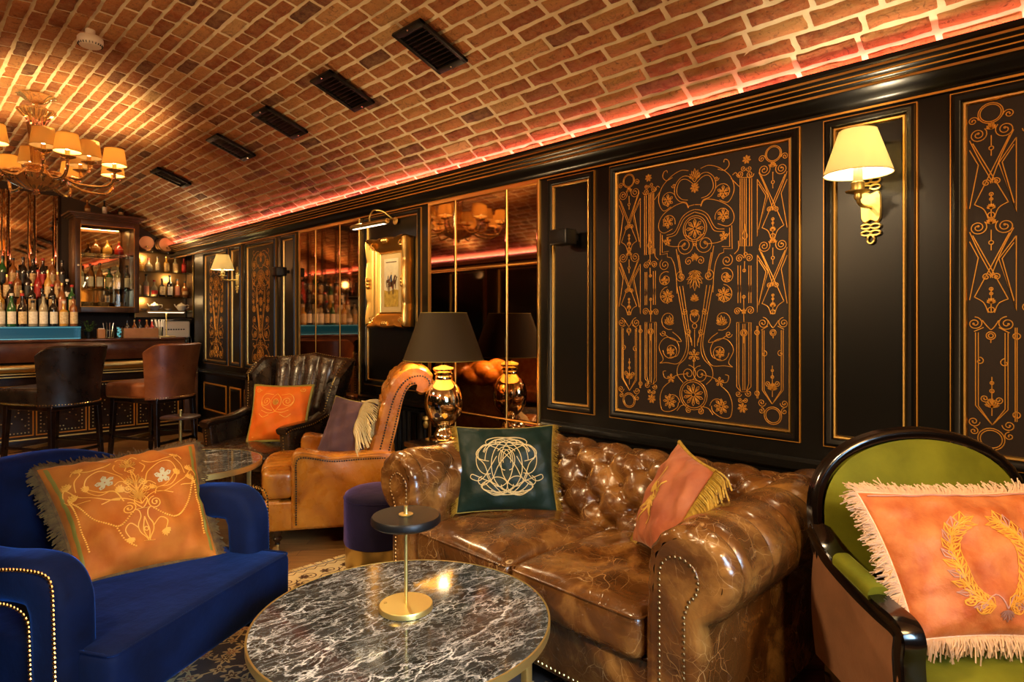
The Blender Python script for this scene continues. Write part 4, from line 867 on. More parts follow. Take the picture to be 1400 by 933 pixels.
T = np.gradient(bl, axis=0); T /= np.linalg.norm(T, axis=1, keepdims=True); N = np.stack([T[:, 1], -T[:, 0]], 1); G = []
for x in np.r_[-.262, -.260, -.254, -.242, np.linspace(-.23, .23, 60), .242, .254, .260, .262]:
    e = abs(x)/.262; ins = .030*(1-sqrt(max(0, 1-max(0, (e-.85)/.15)**2))); k = s_ < smax*.98
    disp = np.where(k, (tuft(np.full(len(s_), x/.085), (s_-.1)/.105, .034, .016)-.006)*(1 if e < .93 else .3), 0); disp = disp-ins*1.0+np.where(k & (e > .85), .003*np.sin(s_*150), 0)
    G.append([(x, a, b) for a, b in bl+N*disp[:, None]])
mb = MB(); mb.grid(G); bk = mb.build('backrest', M['tan'], scr, ang=70)
for s2 in (-1, 1):
    inn = prof[::2]-np.stack([0*prof[::2, 0], 0*prof[::2, 0]], 1); m_ = MB(); q = offset_profile(resample(prof, .02, True), -.0)
    m_.poly([(s2*.2625, a, b) for a, b in prof][::s2]); 
    m_.build('side_panel', M['tan'], bk, smooth=False)
    c1 = [(s2*.266, a-.022*cos(.3), b-.004) for a, b in smooth_path([(-.155, .33), (-.20, .46), (-.245, .62), (-.285, .78), (-.32, .89), (-.365, .965), (-.42, 1.005), (-.485, 1.012), (-.525, .985), (-.53, .95)], 5)]
    nails('nailhead_trim', bk, c1, (s2, 0, 0), .006, .016, M['darkmetal']); nails('nailhead_trim', bk, [(s2*.266, a, b) for a, b in smooth_path([(-.262, .36), (-.292, .50), (-.340, .70), (-.380, .86), (-.42, .95), (-.46, .965)], 5)], (s2, 0, 0), .006, .016, M['darkmetal'])
def scr_arm(s):
    x = s*.268
    out = [(-.36, .14), (-.36, .50), (-.30, .56), (-.15, .565), (.02, .560), (.16, .585), (.215, .592), (.245, .57), (.25, .50), (.25, .14)]
    out = np.array(out); sm = smooth_path(out, 3); mb = MB(); L = []
    for xx, d in ((-.062, .018), (-.057, .006), (-.045, 0), (.045, 0), (.057, .006), (.062, .018)): L.append([(x+xx, a, b) for a, b in offset_profile(sm, -d if False else 0)*1.0+np.array([0, 0])-(sm-sm.mean(0))/np.linalg.norm(sm-sm.mean(0), axis=1, keepdims=True)*d])
    mb.grid(L, cv=True); mb.poly(L[0][::-1]); mb.poly(L[-1]); a = mb.build('arm', M['tan'], scr, ang=45, weld=True)
    P = smooth_path([(x+s*.064, -.28, .530), (x+s*.064, -.14, .530), (x+s*.064, .02, .525), (x+s*.064, .14, .548), (x+s*.064, .20, .552), (x+s*.064, .222, .52), (x+s*.064, .222, .42), (x+s*.064, .222, .17)], 5)
    nails('nailhead_trim', a, P, (s, 0, 0), .0055, .0135, M['darkmetal']); seamline('welt', a, P+np.array([s*.0, .012, .014]), .004, M['tan'])
scr_arm(-1); scr_arm(1)
def pleat(P):
    z = P[..., 2]; f = np.clip(P[..., 1]/.30, 0, 1); top = np.where(z > 0, 1, 0)
    return np.stack([P[..., 0]*(1-.02*f), P[..., 1]+.015*np.sin(P[..., 0]*pi/.5+pi/2)*f, z+top*(.045*(1-(P[..., 0]/.36)**2)*(1-.6*(P[..., 1]/.36)**2)+.014*np.abs(np.sin(P[..., 0]*48+P[..., 1]*6))*f)], -1)
mb = MB(); mb.box((0, .10, .385), (.21, .33, .075), .035, (40, 20, 4), pleat); st = mb.build('seat_cushion', M['tan'], scr, ang=70)
mb = MB(); mb.box((0, .34, .385), (.320, .085, .072), .035, (50, 8, 4), lambda P: np.stack([P[..., 0], P[..., 1]-.03*(P[..., 0]/.36)**4, P[..., 2]+np.where(P[..., 2] > 0, .035*(1-(P[..., 0]/.40)**2)+.006*np.abs(np.sin(P[..., 0]*48)), 0)], -1)); mb.build('seat_front', M['tan'], scr, ang=70)
mb = MB(); mb.box((0, .02, .215), (.315, .375, .085), .015); mb.box((0, .36, .225), (.31, .05, .085), .02); mb.build('base', M['tan'], scr)
for sx in (-.28, .28):
    for sy in (-.28, .33):
        l_ = MB().lathe([(.012, .045), (.016, .05), (.014, .062), (.024, .075), (.026, .085), (.018, .095), (.028, .12), (.03, .135)], (sx, sy, 0), 16).build('leg', M['wood'], scr)
        w_ = MB().lathe([(.004, -.01), (.018, -.009), (.021, -.004), (.021, .004), (.018, .009), (.004, .01)], (0, 0, 0), 16, ax='x').build('caster', M['brushed'], l_); w_.location = (sx, sy+.008, .021)
        MB().box((sx, sy, .038), (.014, .008, .010), .002).build('caster_fork', M['brushed'], l_)
c, fr, per, n, WH = cushion('fringed_cushion', 'mauve cushion with long cream fringe in the tan leather armchair', [(1.86, 3.60, .50), (2.03, 3.33, .50), (2.17, 3.36, .83), (2.02, 3.62, .87)], .13, M['mauve'], seed=9)
fringe('long_fringe', c, [fr(.80-.1*v, v, .004) for v in np.linspace(.45, 1, 30)], n, fr(.55, 2.2), .125, M['cream'], .0020, .0026, .05, 6, droop=.5, segs=7)
fringe('edge_fringe', c, [fr(1, v) for v in np.linspace(.35, 1, 20)]+[fr(u, 1) for u in np.linspace(1, .6, 12)], n, fr(.3, .2), .05, M['cream'], .0025, .0024, .08, 16, droop=1.2, segs=5)
MB().tube(per(20), .004, 6, True).build('piping', M['olive'], c)

# ---------------------------------------------------------------- dark wing chair
f_w = (-.93, -.37); th_w = atan2(-f_w[0], f_w[1]); wing = thing('wing_chair', 'dark brown leather channel-back wing chair below the far mirror', 'armchair', (2.05, 4.58, 0), th_w)
G = []; NT = 121
for t_ in np.linspace(-1, 1, NT):
    a = abs(t_); wing_f = max(0, (a-.62)/.38)
    ang = t_*1.0; x0 = .30*(t_/.62) if a < .62 else np.sign(t_)*(.30+.085*sin(wing_f*pi/2)); y0 = -.33+.02*a if a < .62 else -.33+.02*.62+.26*wing_f**1.15
    top = 1.075-.035*sin(min(a/.62, 1)*pi/2*1)*(a < .62)-(.0 if a < .62 else .035)-.28*max(0, wing_f-.55)**1.3*1.2
    ch = .042*abs(cos(pi*t_/.62*2.5/1.0*1.0))**.55 if a < .66 else .026
    nx, ny = (0, 1) if a < .62 else (-np.sign(t_)*min(1, wing_f*2.2), max(.15, 1-wing_f)); L = sqrt(nx*nx+ny*ny); nx /= L; ny /= L; sec = []
    flare = lambda z: 1+.22*max(0, (z-.6)/.45)
    zs = [.36, .5, .65, .8, .92, top-.05, top-.015, top]
    for z in zs: d = ch*(1 if z < top-.02 else .3)+.05; sec.append(((x0)*flare(z)+nx*d, y0-.14*max(0, (z-.45)/.6)+ny*d, z))
    sec.append((x0*flare(top)+nx*.02, y0-.14*max(0, (top-.45)/.6)+ny*.02, top+.012))
    for z in zs[::-1]: sec.append((x0*flare(z)-nx*.025, y0-.14*max(0, (z-.45)/.6)-ny*.025, z))
    G.append(sec)
mb = MB(); mb.grid(G, flip=True); mb.poly(G[0]); mb.poly(G[-1][::-1]); bk = mb.build('winged_backrest', M['darkleather'], wing, ang=75)
for e in (0, -1): nails('nailhead_trim', bk, [np.array(p)+np.array([0, .004, 0]) for p in [((np.array(G[e][k])+np.array(G[e][-1-k]))/2).tolist() for k in range(0, 8)]], (np.sign(G[e][0][0])*.5, .9, 0), .0065, .02, M['brushed'])
nails('top_nailhead_trim', bk, [np.array(g[8])+np.array([0, 0, -.002]) for g in G[::4]], (0, 0, 1), .006, .022, M['brushed'])
mb = MB(); mb.box((0, .045, .385), (.31, .37, .065), .04, (16, 18, 3), seat_warp(0, 0, .31, .37, .035, .006)); mb.build('seat_cushion', M['darkleather'], wing, ang=80)
mb = MB(); mb.box((0, .01, .245), (.325, .36, .085), .015); bs = mb.build('base', M['darkleather'], wing); nails('nailhead_trim', bs, [(-.32, .371, .18), (.32, .371, .18)], (0, 1, 0), .006, .02, M['brushed'])
for s in (-1, 1):
    x = s*.365; path = smooth_path([(x-s*.0, -.24, .72), (x, -.10, .655), (x, .06, .615), (x, .26, .605), (x, .315, .590)], 6)
    mb = MB(); mb.sweep(path, rrect(.022, .045, .015, 3), ref=(0, 0, 1)); a = mb.build('arm', M['wood'], wing, ang=70)
    mb = MB(); mb.sweep(smooth_path([(x, .265, .60), (x, .255, .50), (x, .24, .40), (x, .25, .16)], 5), rrect(.042, .032, .012, 3), ref=(1, 0, 0)); mb.build('arm_post', M['darkleather'], wing, ang=70)
    mb = MB(); mb.box((x, -.04, .40), (.022, .28, .20), .012); mb.build('arm_panel', M['darkleather'], wing)
    nails('nailhead_trim', a, [(x+s*.047, p[1], p[2]-.005) for p in path], (s, 0, 0), .006, .02, M['brushed']); nails('post_nailhead_trim', a, [(x-.0, .300, .57), (x, .290, .45), (x, .285, .20)], (0, 1, 0), .006, .02, M['brushed'])
for sx in (-.29, .29):
    for sy in (-.30, .33): MB().lathe([(.014, 0), (.022, .05), (.02, .08), (.03, .17)], (sx, sy, 0), 12).build('leg', M['wood'], wing)
c, fr, per, n, WH = cushion('monogram_cushion', 'bright orange velvet cushion with stitched emblem and olive edge on the dark wing chair', [(1.827, 4.528, .475), (2.079, 4.165, .490), (2.218, 4.300, .870), (1.954, 4.690, .862)], .15, M['orange2'], seed=12)
seamline('olive_flange', c, per(24), .012, M['olive'], True)
bd = Lx([('l', [(.10, .05), (.10, .90), (.90, .90), (.90, .05)]), ('l', [(.12, .05), (.12, .88), (.88, .88), (.88, .05)]), ('C', .11, .89, .035), ('C', .89, .89, .035)]); ribbon_uv('stitched_border', c, bd, .004, fr, M['orangethread'], WH)
ribbon_uv('stitched_emblem', c, Lx([('L', [(.5, .80), (.58, .70), (.58, .58), (.5, .48)]), ('S', .68, .66, .09, 1.6, 0, 1), ('L', [(.56, .78), (.70, .80), (.78, .72), (.76, .60), (.66, .52), (.56, .50)]), ('F', .5, .6, .09, 90), ('L', [(.5, .48), (.62, .45), (.74, .50)]), ('C', .5, .64, .05), ('L', [(.60, .42), (.70, .38), (.78, .44)])], .5), .0045, fr, M['orangethread'], WH)

# ---------------------------------------------------------------- olive green bergere
f_g = (-.7046, -.7096); th_g = atan2(-f_g[0], f_g[1]); ber = thing('green_armchair', 'olive green velvet armchair with black lacquered oval-back frame at the right edge', 'armchair', (2.0, .22, .0125), th_g)
arch = []
for a in np.linspace(pi, 0, 33): arch.append((.325*cos(a), -.36, .72+.262*abs(sin(a))**.78))
P = [(-.305, -.335, .52), (-.320, -.35, .62)]+arch+[(.320, -.35, .62), (.305, -.335, .52)]; P = [(x, y-.06*max(0, (z-.5)/.5), z) for x, y, z in P]
sec = [(.74*a_, .66*b_) for a_, b_ in [(.030, -.020), (.034, 0), (.030, .020), (.018, .028), (.008, .020), (0, .026), (-.010, .022), (-.018, .028), (-.030, .018), (-.032, -.018)]]
mb = MB(); mb.sweep(P, sec, ref=(0, 1, 0)); mb.build('back_frame', M['lacquer'], ber, ang=50)
G = []
outl = np.array([(x*.945, z) for x, y, z in P]); outl[:, 1] = .55+(outl[:, 1]-.55)*.965; cx, cz = 0, .70
for k in np.linspace(0, 1, 9): G.append([(x*(1-k), -.335-.06*max(0, (cz+(z-cz)*(1-k)-.5)/.5)+.034*(1-(1-k)**3), cz+(z-cz)*(1-k)) for x, z in outl])
mb = MB(); mb.grid(G, flip=False); 
mb.poly([(x, -.375-.06*max(0, (z-.5)/.5), z) for x, z in outl]); mb.build('back_upholstery', M['greenv'], ber, ang=85)
mb = MB(); mb.box((0, -.02, .385), (.30, .335, .07), .035, (16, 16, 3), seat_warp(0, 0, .3, .33, .03, .003)); mb.build('seat_cushion', M['greenv'], ber, ang=80)
mb = MB(); mb.box((0, -.02, .28), (.315, .335, .035), .012); mb.build('seat_rail', M['wood'], ber)
for s in (-1, 1):
    x = s*.318
    mb = MB(); mb.sweep(smooth_path([(x, -.385, .70), (x, -.30, .645), (x, -.16, .615), (x, -.04, .602), (x, .045, .597), (x, .070, .575), (x, .066, .52), (x-.0*s, .085, .41), (x, .14, .31), (x, .15, .24)], 7), [(.022, -.026), (.026, 0), (.022, .026), (.012, .018), (.008, .026), (-.010, .024), (-.022, .028), (-.026, 0), (-.022, -.028), (0, -.022)], ref=lambda i: (0, .6, .8), caps=True); a = mb.build('arm', M['lacquer'], ber, ang=50)
    mb = MB(); mb.sweep(smooth_path([(x, -.24, .648), (x, -.17, .641), (x, -.11, .634), (x, -.06, .627)], 6), rrect(.022, .027, .018, 4), ref=(0, 0, 1)); mb.build('arm_pad', M['greenv'], a, ang=80)
    G = []
    for y in np.linspace(-.37, .065, 12):
        zt = np.interp(y, [-.37, -.16, .065], [.675, .605, .575]); G.append([(x+s*(.012+.014*sin(pi*(z_))), y, .31+(zt-.31)*z_) for z_ in np.linspace(0, 1, 9)])
    mb = MB(); mb.grid(G, flip=(s < 0)); mb.grid([[(p[0]-s*.03, p[1], p[2]) for p in g] for g in G]); mb.build('side_panel', M['beigev'], ber, ang=80)
    for sy in (-.33, .27): MB().lathe([(.012, 0), (.018, .04), (.016, .10), (.028, .2), (.03, .27)], (s*.29, sy, 0), 14).build('leg', M['wood'], ber)
c, fr, per, n, WH = cushion('fringed_silk_cushion', 'orange silk cushion with leaf wreath and cream thread fringe on the green armchair', [(1.802, .398, .560), (2.098, .106, .556), (2.372, .170, .868), (1.930, .572, .866)], .14, M['silkorange'], seed=21, wr=.006)
fringe('cream_fringe', c, per(50), n, fr(.5, .5), .034, M['fringecream'], .0011, .0019, .50, 31, droop=.2, closed=True, segs=3); seamline('braid', c, per(30), .0035, M['fringecream'], True)
lv, lv2 = [], []
for s in (-1, 1):
    for k in range(13):
        a = R_(-78+k*11.2); bx, by = .47+s*.19*cos(a), .46+.30*sin(a); ta = a+pi/2
        for off, tgt in ((.75, lv), (-.65, lv2 if k % 2 else lv), (.1, lv)):
            an = ta+off; L = .085; dx, dy = s*cos(an)*L, sin(an)*L*1.15; nx_, ny_ = -dy*.25, dx*.25
            tgt += [np.array([(bx, by), (bx+dx*.5+nx_, by+dy*.5+ny_), (bx+dx, by+dy), (bx+dx*.5-nx_, by+dy*.5-ny_), (bx, by), (bx+dx*.5, by+dy*.5), (bx+dx, by+dy)])]
ribbon_uv('wreath_embroidery', c, lv+Lx([('S', .57, .16, .045, 1.5, 0, 1), ('S', .64, .20, .035, 1.5, 90, -1)], .47), .0034, fr, M['orangethread'], WH); ribbon_uv('pink_leaf_embroidery', c, lv2+Lx([('L', [(.5, .15), (.56, .24), (.66, .14)]), ('F', .5, .14, .07, 270)], .5), .0034, fr, M['mauvethread'], WH)
MB().tube([fr(u, .965, .002) for u in np.linspace(.03, .97, 30)], .0022, 6).build('inner_cord', M['mauvethread'], c)

# ---------------------------------------------------------------- ottoman, side tables, table lamp
t = thing('ottoman', 'round purple velvet pouf with brass base band between tan armchair and sofa', 'stool', (1.93, 2.98, .0125))
MB().lathe([(.19, .125), (.193, .14), (.193, .37), (.186, .39), (.165, .403), (.10, .412), (0, .414)], n=64).build('upholstered_drum', M['purple'], t)
MB().lathe([(0, 0), (.184, 0), (.186, .003), (.186, .122), (.182, .125), (0, .125)], n=64).build('brass_base', M['brushed'], t)
MB().tube([(.193*cos(a), .193*sin(a), .37) for a in np.linspace(0, 2*pi, 48)[:-1]], .003, 6, True).build('piping', M['purple'], t)
t = thing('lamp_table', 'dark wooden side table in the corner behind the sofa arm', 'table', (2.43, 2.93, 0))
MB().box((0, 0, .605), (.225, .215, .015), .006).build('top', M['wood'], t); MB().box((0, 0, .55), (.20, .19, .04), .003).build('apron', M['wood'], t)
for sx in (-.19, .19):
    for sy in (-.18, .18): MB().box((sx, sy, .26), (.018, .018, .26), .003).build('leg', M['wood'], t)
MB().box((0, 0, .16), (.19, .18, .01), .003).build('lower_shelf', M['wood'], t)
t = thing('book_stack', 'thin gold-edged booklet lying on the lamp table', 'book', (2.28, 2.82, .6205), .3); MB().box((0, 0, .007), (.07, .05, .007), .001).build('cover', M['goldthread'], t); MB().box((.001, 0, .007), (.0705, .048, .005)).build('page_block', M['paper'], t)
t = thing('table_lamp', 'mirrored glass globe table lamp with wide dark tapered shade on the side table', 'lamp', (2.41, 3.02, .6205))
MB().lathe([(0, 0), (.085, 0), (.088, .008), (.080, .018), (.062, .024), (.060, .040), (.045, .055), (.040, .075), (.052, .088)], n=48).build('foot', M['mercury'], t)
MB().lathe([(.052, .088), (.085, .12), (.108, .16), (.118, .21), (.117, .25), (.104, .30), (.082, .335), (.058, .358), (.050, .368)], n=64).build('globe', M['mercury'], t)
MB().lathe([(.050, .366), (.052, .38), (.046, .392), (.058, .40), (.058, .405), (.046, .412), (.062, .425), (.066, .432), (.062, .442), (.03, .450), (.012, .455), (.010, .53), (0, .53)], n=48).build('neck', M['mercury'], t)
sh = MB(); sh.lathe([(.243, .488), (.236, .500), (.140, .775)], n=72, mi=0); sh.lathe([(.138, .775), (.234, .500), (.241, .488)], n=72, mi=1)
s_ = MB(); s_.lathe([(.246, .487), (.246, .489), (.143, .776)], n=72); 
def open_cone(r0, z0, r1, z1, mi=0, nn=72, mb=None, flip=True):
    mb = mb or MB(); a = np.arange(nn)*2*pi/nn
    mb.grid([np.stack([r*np.cos(a), r*np.sin(a), np.full(nn, z)], 1) for r, z in ((r0, z0), ((r0+r1)/2, (z0+z1)/2), (r1, z1))], cv=True, mi=mi, flip=flip); return mb
mb = open_cone(.245, .488, .142, .775); open_cone(.2432, .488, .1402, .775, 1, 72, mb, False); so = mb.build('lamp_shade', [M['olive_shade'], M['shadein']], t)
for r, z in ((.2445, .4885), (.1415, .7745)): MB().tube([(r*cos(a), r*sin(a), z) for a in np.linspace(0, 2*pi, 61)[:-1]], .0022, 6, True).build('rim', M['olive'], so)
MB().lathe([(0, .53), (.018, .535), (.03, .57), (.03, .60), (.018, .63), (0, .635)], n=20).build('light_bulb', M['bulb'], t)
light('table_lamp_light', 'POINT', (2.41, 3.02, 1.295), 24, (1, .68, .34), .03)
t = thing('marble_side_table', 'small round marble table with brass legs left of the tan armchair', 'table', (1.29, 4.02, 0))
MB().lathe([(0, .50), (.385, .50), (.388, .497), (.388, .482), (0, .482)], n=72).build('marble_top', M['marble'], t); MB().lathe([(.388, .468), (.394, .468), (.394, .499), (.388, .501), (.380, .47), (.388, .468)], n=72).build('brass_rim', M['satin'], t)
for a in (-50, 30, 120, 210): a = R_(a); MB().box((.36*cos(a), .36*sin(a), .235), (.012, .006, .235), .002, rz=a).build('leg', M['satin'], t)
t = thing('drink_table', 'tiny round drinks table on a slim brass pole near the bar', 'table', (1.71, 5.59, 0))
MB().lathe([(0, .545), (.145, .545), (.15, .55), (.15, .558), (.145, .562), (0, .562)], n=48).build('top', M['cabwood'], t); MB().tube([(0, 0, .02), (0, 0, .60)], .012, 14).build('pole', M['satin'], t); MB().lathe([(0, 0), (.12, 0), (.12, .012), (.02, .022), (0, .022)], n=36).build('base', M['satin'], t); MB().lathe([(0, .60), (.012, .60), (.014, .61), (0, .616)], n=14).build('finial', M['satin'], t)
t = thing('radiator', 'black cast iron radiator between the tan armchair and the lamp table', 'radiator', (2.655, 3.76, 0))
for k in range(7): mb = MB(); mb.sweep(smooth_path([(0, k*.06-.18, .08), (0, k*.06-.18, .35), (0, k*.06-.18, .66), (0, k*.06-.18, .70)], 3), rrect(.026, .022, .02, 3), ref=(1, 0, 0)); mb.build('section', M['darkmetal'], t)
for sy in (-.18, .18): MB().box((0, sy, .04), (.03, .015, .04), .005).build('foot', M['darkmetal'], t)
MB().lathe([(.012, 0), (.02, .02), (.012, .05), (.022, .06), (.018, .08), (0, .085)], (0, -.235, .60), 12).build('valve', M['satin'], t)
MB().tube([(0, -.18, .62), (0, -.235, .62), (0, -.235, .08)], .010, 8).build('pipe', M['darkmetal'], t)

# ---------------------------------------------------------------- wall sconces
def sconce(y, label):
    t = thing('wall_sconce', label, 'wall lamp', (X1, y, 0)); X = lambda pts: [(-h, -p, q) for p, q, h in pts]
    # back plate with chamfered ends
    out = smooth_path([(-.034, 1.742), (-.034, 1.83), (-.022, 1.846), (0, 1.838), (.022, 1.846), (.034, 1.83), (.034, 1.742), (.018, 1.726), (0, 1.735), (-.018, 1.726)], 2, True)
    mb = MB(); L = [[(-h, -p*k, 1.786+(q-1.786)*k) for p, q in out] for h, k in ((.0, 1), (.012, 1), (.016, .93))]; mb.grid(L, cv=True); mb.poly(L[-1]); mb.build('back_plate', M['satin'], t, weld=True)
    def loops(zc, d):
        P = []
        for a in np.linspace(0, 2*pi, 60): P.append((.030*sin(2*a)*(1), zc+d*(.028*sin(a)-.005), .012))
        return P
    for zc, d in ((1.878, 1), (1.696, -1)):
        mb = MB()
        for dz, rx, rz_ in ((.016*d, .020, .010), (-.010*d, .020, .010)):
            for sx in (-1, 1): mb.tube(X([(sx*(.016)+.017*cos(a), zc-dz+.009*sin(a)+.004*sx*0, .012) for a in np.linspace(0, 2*pi, 17)[:-1]]), .0042, 6, True)
        mb.tube(X([(.012*cos(a), zc+.034*d+.016*sin(a), .012) for a in np.linspace(0, 2*pi, 17)[:-1]]), .0042, 6, True)
        mb.build('looped_ornament', M['satin'], t)
    MB().tube(X(smooth_path([(0, 1.786, .014), (0, 1.782, .06), (0, 1.778, .11), (0, 1.785, .155), (0, 1.80, .165)], 5)), .007, 10).build('arm', M['satin'], t)
    MB().lathe([(0, 1.792), (.010, 1.794), (.014, 1.802), (.012, 1.815), (.040, 1.822), (.042, 1.826), (.022, 1.830), (.022, 1.852), (.024, 1.856), (.018, 1.860), (0, 1.860)], (-.165, 0, 0), 32).build('candle_cup', M['satin'], t)
    MB().lathe([(.016, 1.858), (.016, 1.93), (.012, 1.935), (0, 1.935)], (-.165, 0, 0), 20).build('candle_tube', M['candle'], t)
    MB().lathe([(0, 1.933), (.012, 1.936), (.014, 1.942), (.008, 1.948), (0, 1.950)], (-.165, 0, 0), 16).build('light_bulb', M['bulb'], t)
    mb = open_cone(.116, 1.888, .063, 2.048); open_cone(.1145, 1.888, .0615, 2.048, 0, 72, mb, False); s_ = mb.build('lamp_shade', M['sconceshade'], t); s_.location = (-.165, 0, 0)
    for r, z in ((.1155, 1.888), (.0625, 2.048)): MB().tube([(r*cos(a), r*sin(a), z) for a in np.linspace(0, 2*pi, 49)[:-1]], .0016, 5, True).build('rim', M['satin'], s_)
    light('sconce_light', 'POINT', (X1-.165, y, 1.978), 11, (1, .80, .52), .022)
    return t
s1 = sconce(.746, 'near wall lamp with cream shade on a gilt looped bracket above the sofa end'); sconce(6.93, 'far wall lamp with cream shade between the two far patterned panels')
for yy, nm in ((1.0, 'near'), (5.8, 'far')):  # wall lamps added opposite, with their lights, to brighten the vault
    dup(s1, (X0, yy, 0), pi, 'added %s wall lamp on the opposite wall, seen only in the mirrors' % nm)
    light('added_opposite_light', 'POINT', (X0+.165, yy, 1.978), 12, (1, .70, .38), .022)

# ---------------------------------------------------------------- framed picture and its light
t = thing('framed_picture', 'small painting of riders on horses in an ornate gilt frame', 'picture', (2.695, 3.965, 1.63))
W, H = .49, .655; fnp = lambda p, q, h: (-h, -p, q)
def ff(d, s_): return d
mb = MB(); pr_ = [(.0, .028), (.004, .036), (.015, .034), (.03, .048), (.05, .055), (.075, .062), (.09, .082), (.098, .086), (.106, .080), (.110, .060), (.110, .0)]
w0, h0 = W-.22, H-.22
for i, (sx, sy, ex, ey) in enumerate(((-1, -1, 1, -1), (1, -1, 1, 1), (1, 1, -1, 1), (-1, 1, -1, -1))):
    G = []
    for u in np.linspace(0, 1, 41):
        bulge = .010*(abs(sin(u*pi*4))*(1-.3*abs(u-.5)))+.012*np.exp(-((u-.5)/.06)**2)+.012*(np.exp(-(u/.10)**2)+np.exp(-((1-u)/.10)**2)); row = []
        for d, h in pr_:
            a = np.array([sx*(w0/2+d), sy*(h0/2+d)]); b = np.array([ex*(w0/2+d), ey*(h0/2+d)]); k = a+(b-a)*u; carve = bulge*(1 if .08 < d < .112 and h > .05 else 0)
            k = k+np.sign(k)*np.array([carve*.7 if i % 2 else 0, 0 if i % 2 else carve*.7]); row.append(fnp(k[0], k[1], h+carve))
        G.append(row)
    mb.grid(G)
mb.build('gilt_frame', M['gold'], t, ang=45, weld=True)
mb = MB()
for sx in (-1, 1):
    for sy in (-1, 1):
        for k in range(5):
            a = R_(45+90*(0 if sx*sy > 0 else 1))+(k-2)*.5; mb.tube([fnp(sx*(W/2-.07)+sx*.05*abs(cos(a))*u, sy*(H/2-.07)+sy*.05*abs(sin(a))*u, .066+.022*sin(u*pi)) for u in np.linspace(0, 1, 6)], .007, 6, scale=lambda s_: 1-.6*s_)
for sx, sy in ((0, 1), (0, -1), (1, 0), (-1, 0)):
    for k in (-1, 0, 1): mb.lathe([(0, -.02), (.012, -.012), (.016, 0), (.012, .012), (0, .02)], fnp(sx*(W/2-.02)+(k*.026 if sy else 0), sy*(H/2-.02)+(k*.026 if sx else 0), .088), 10)
mb.build('carved_ornament', M['gold'], t)
mb = MB(); mb.add([fnp(a*w0/2, b*h0/2, .026) for a, b in ((-1, -1), (1, -1), (1, 1), (-1, 1))], [[0, 1, 2, 3]]); mb.build('mount_board', M['mount'], t)
pw, ph_ = .185, .36; art = MB()
def aq(pts, h, mi): art.add([fnp(a*pw/2, b*ph_/2, h) for a, b in pts], [list(range(len(pts)))], mi)
aq([(-1, -1), (1, -1), (1, 1), (-1, 1)], .028, 0); aq([(-1, -1), (1, -1), (1, -.32), (.4, -.28), (-.3, -.36), (-1, -.3)], .0284, 1)
def horse(cx, cy, s_, mi, rider, z):
    def T(pts, m): aq([(cx+s_*a*2.0, cy+s_*b) for a, b in pts], z, m)
    T([(-.16, .02), (-.12, .10), (.0, .08), (.10, .12), (.16, .24), (.22, .30), (.27, .24), (.22, .20), (.18, .06), (.14, -.04), (.02, -.07), (-.12, -.06)], mi)
    for lx in (-.14, -.09, .09, .13): T([(lx-.015, -.04), (lx+.02, -.04), (lx+.012, -.30), (lx-.012, -.30)], mi)
    T([(-.17, .04), (-.20, -.16), (-.16, -.02)], mi)
    T([(-.04, .08), (.06, .08), (.05, .30), (-.02, .30)], rider); T([(-.01, .30), (.04, .30), (.04, .38), (-.01, .38)], 5); T([(.0, .06), (.05, .08), (.07, -.10), (.04, -.10)], 4)
horse(-.45, .05, .8, 2, 3, .0288); horse(.42, .0, .85, 2, 2, .0290); horse(-.02, -.08, 1.35, 2, 3, .0293)
art.build('painting', [M['sky'], M['ground'], M['ink'], M['inkblue'], M['inkred'], M['mount']], t, smooth=False)
for k in range(14): pass
mb = MB(); mb.add([fnp(a*.07, .150, .0287+b*0) for a, b in ((-1, 0), (1, 0))]+[fnp(a*.07, .157, .0287) for a in (1, -1)], [[0, 1, 2, 3]]); mb.build('title_line', M['ink'], t, smooth=False)
t = thing('picture_light', 'brass picture light arching over the riders painting', 'picture light', (2.695, 3.965, 2.02))
MB().lathe([(.0, -.24), (.018, -.239), (.019, -.23), (.019, .23), (.018, .239), (0, .24)], (0, 0, 0), 24, ax='y').build('light_tube', M['brushed'], t).location = (-.20, .03, .03)
MB().tube(smooth_path([(-.01, -.03, .07), (-.06, -.03, .095), (-.12, -.02, .13), (-.18, 0, .13), (-.205, .01, .085), (-.20, .02, .045)], 6), .0055, 8).build('curved_arm', M['satin'], t)
MB().lathe([(0, 0), (.028, .001), (.030, .006), (.018, .012), (0, .014)], (0, 0, 0), 24, ax='x').build('wall_rosette', M['satin'], t).location = (-.016, -.03, .07)
b = MB(); b.box((-.20, .03, .012), (.010, .21, .002)); b.build('lamp_slot', M['ledw'], t)
light('picture_lamp', 'AREA', (2.695-.20, 3.995, 2.028), 1.3, (1, .72, .36), .40, size_y=.02, rot=(R_(0), R_(-25), R_(90)))
# ================================================================ bar
BX0, BX1, BYF = X0, 2.50, 8.0
t = thing('bar_counter', 'long dark bar counter with red-brown marble apron and brass band', 'bar counter', (.6, 8.3, 0)); O = (.6, 8.3, 0)
def loc(mb, *a, **k): mb.v = [v-np.array(O) for v in mb.v]; return mb.build(*a, **k)
cx, hw = (BX0+BX1)/2+.005, (BX1-BX0)/2-.01
mb = MB(); mb.box((cx, 8.32, 1.135), (hw, .34, .015), .006); loc(mb, 'worktop', M['barmarble'], t)
mb = MB(); mb.box((cx, 8.02, 1.02), (hw, .02, .10), .003); loc(mb, 'marble_apron', M['barmarble'], t)
mb = MB(); mb.grid([[(x, 8.03-.035*cos(a), .86+.045*sin(a)) for a in np.linspace(pi/2, -pi/2, 9)] for x in (cx-hw, cx+hw)]); loc(mb, 'brass_band', M['brushed'], t)
for z in (.800, .772): mb = MB(); mb.box((cx, 8.045, z), (hw, .012, .006), .003); loc(mb, 'brass_strip', M['satin'], t)
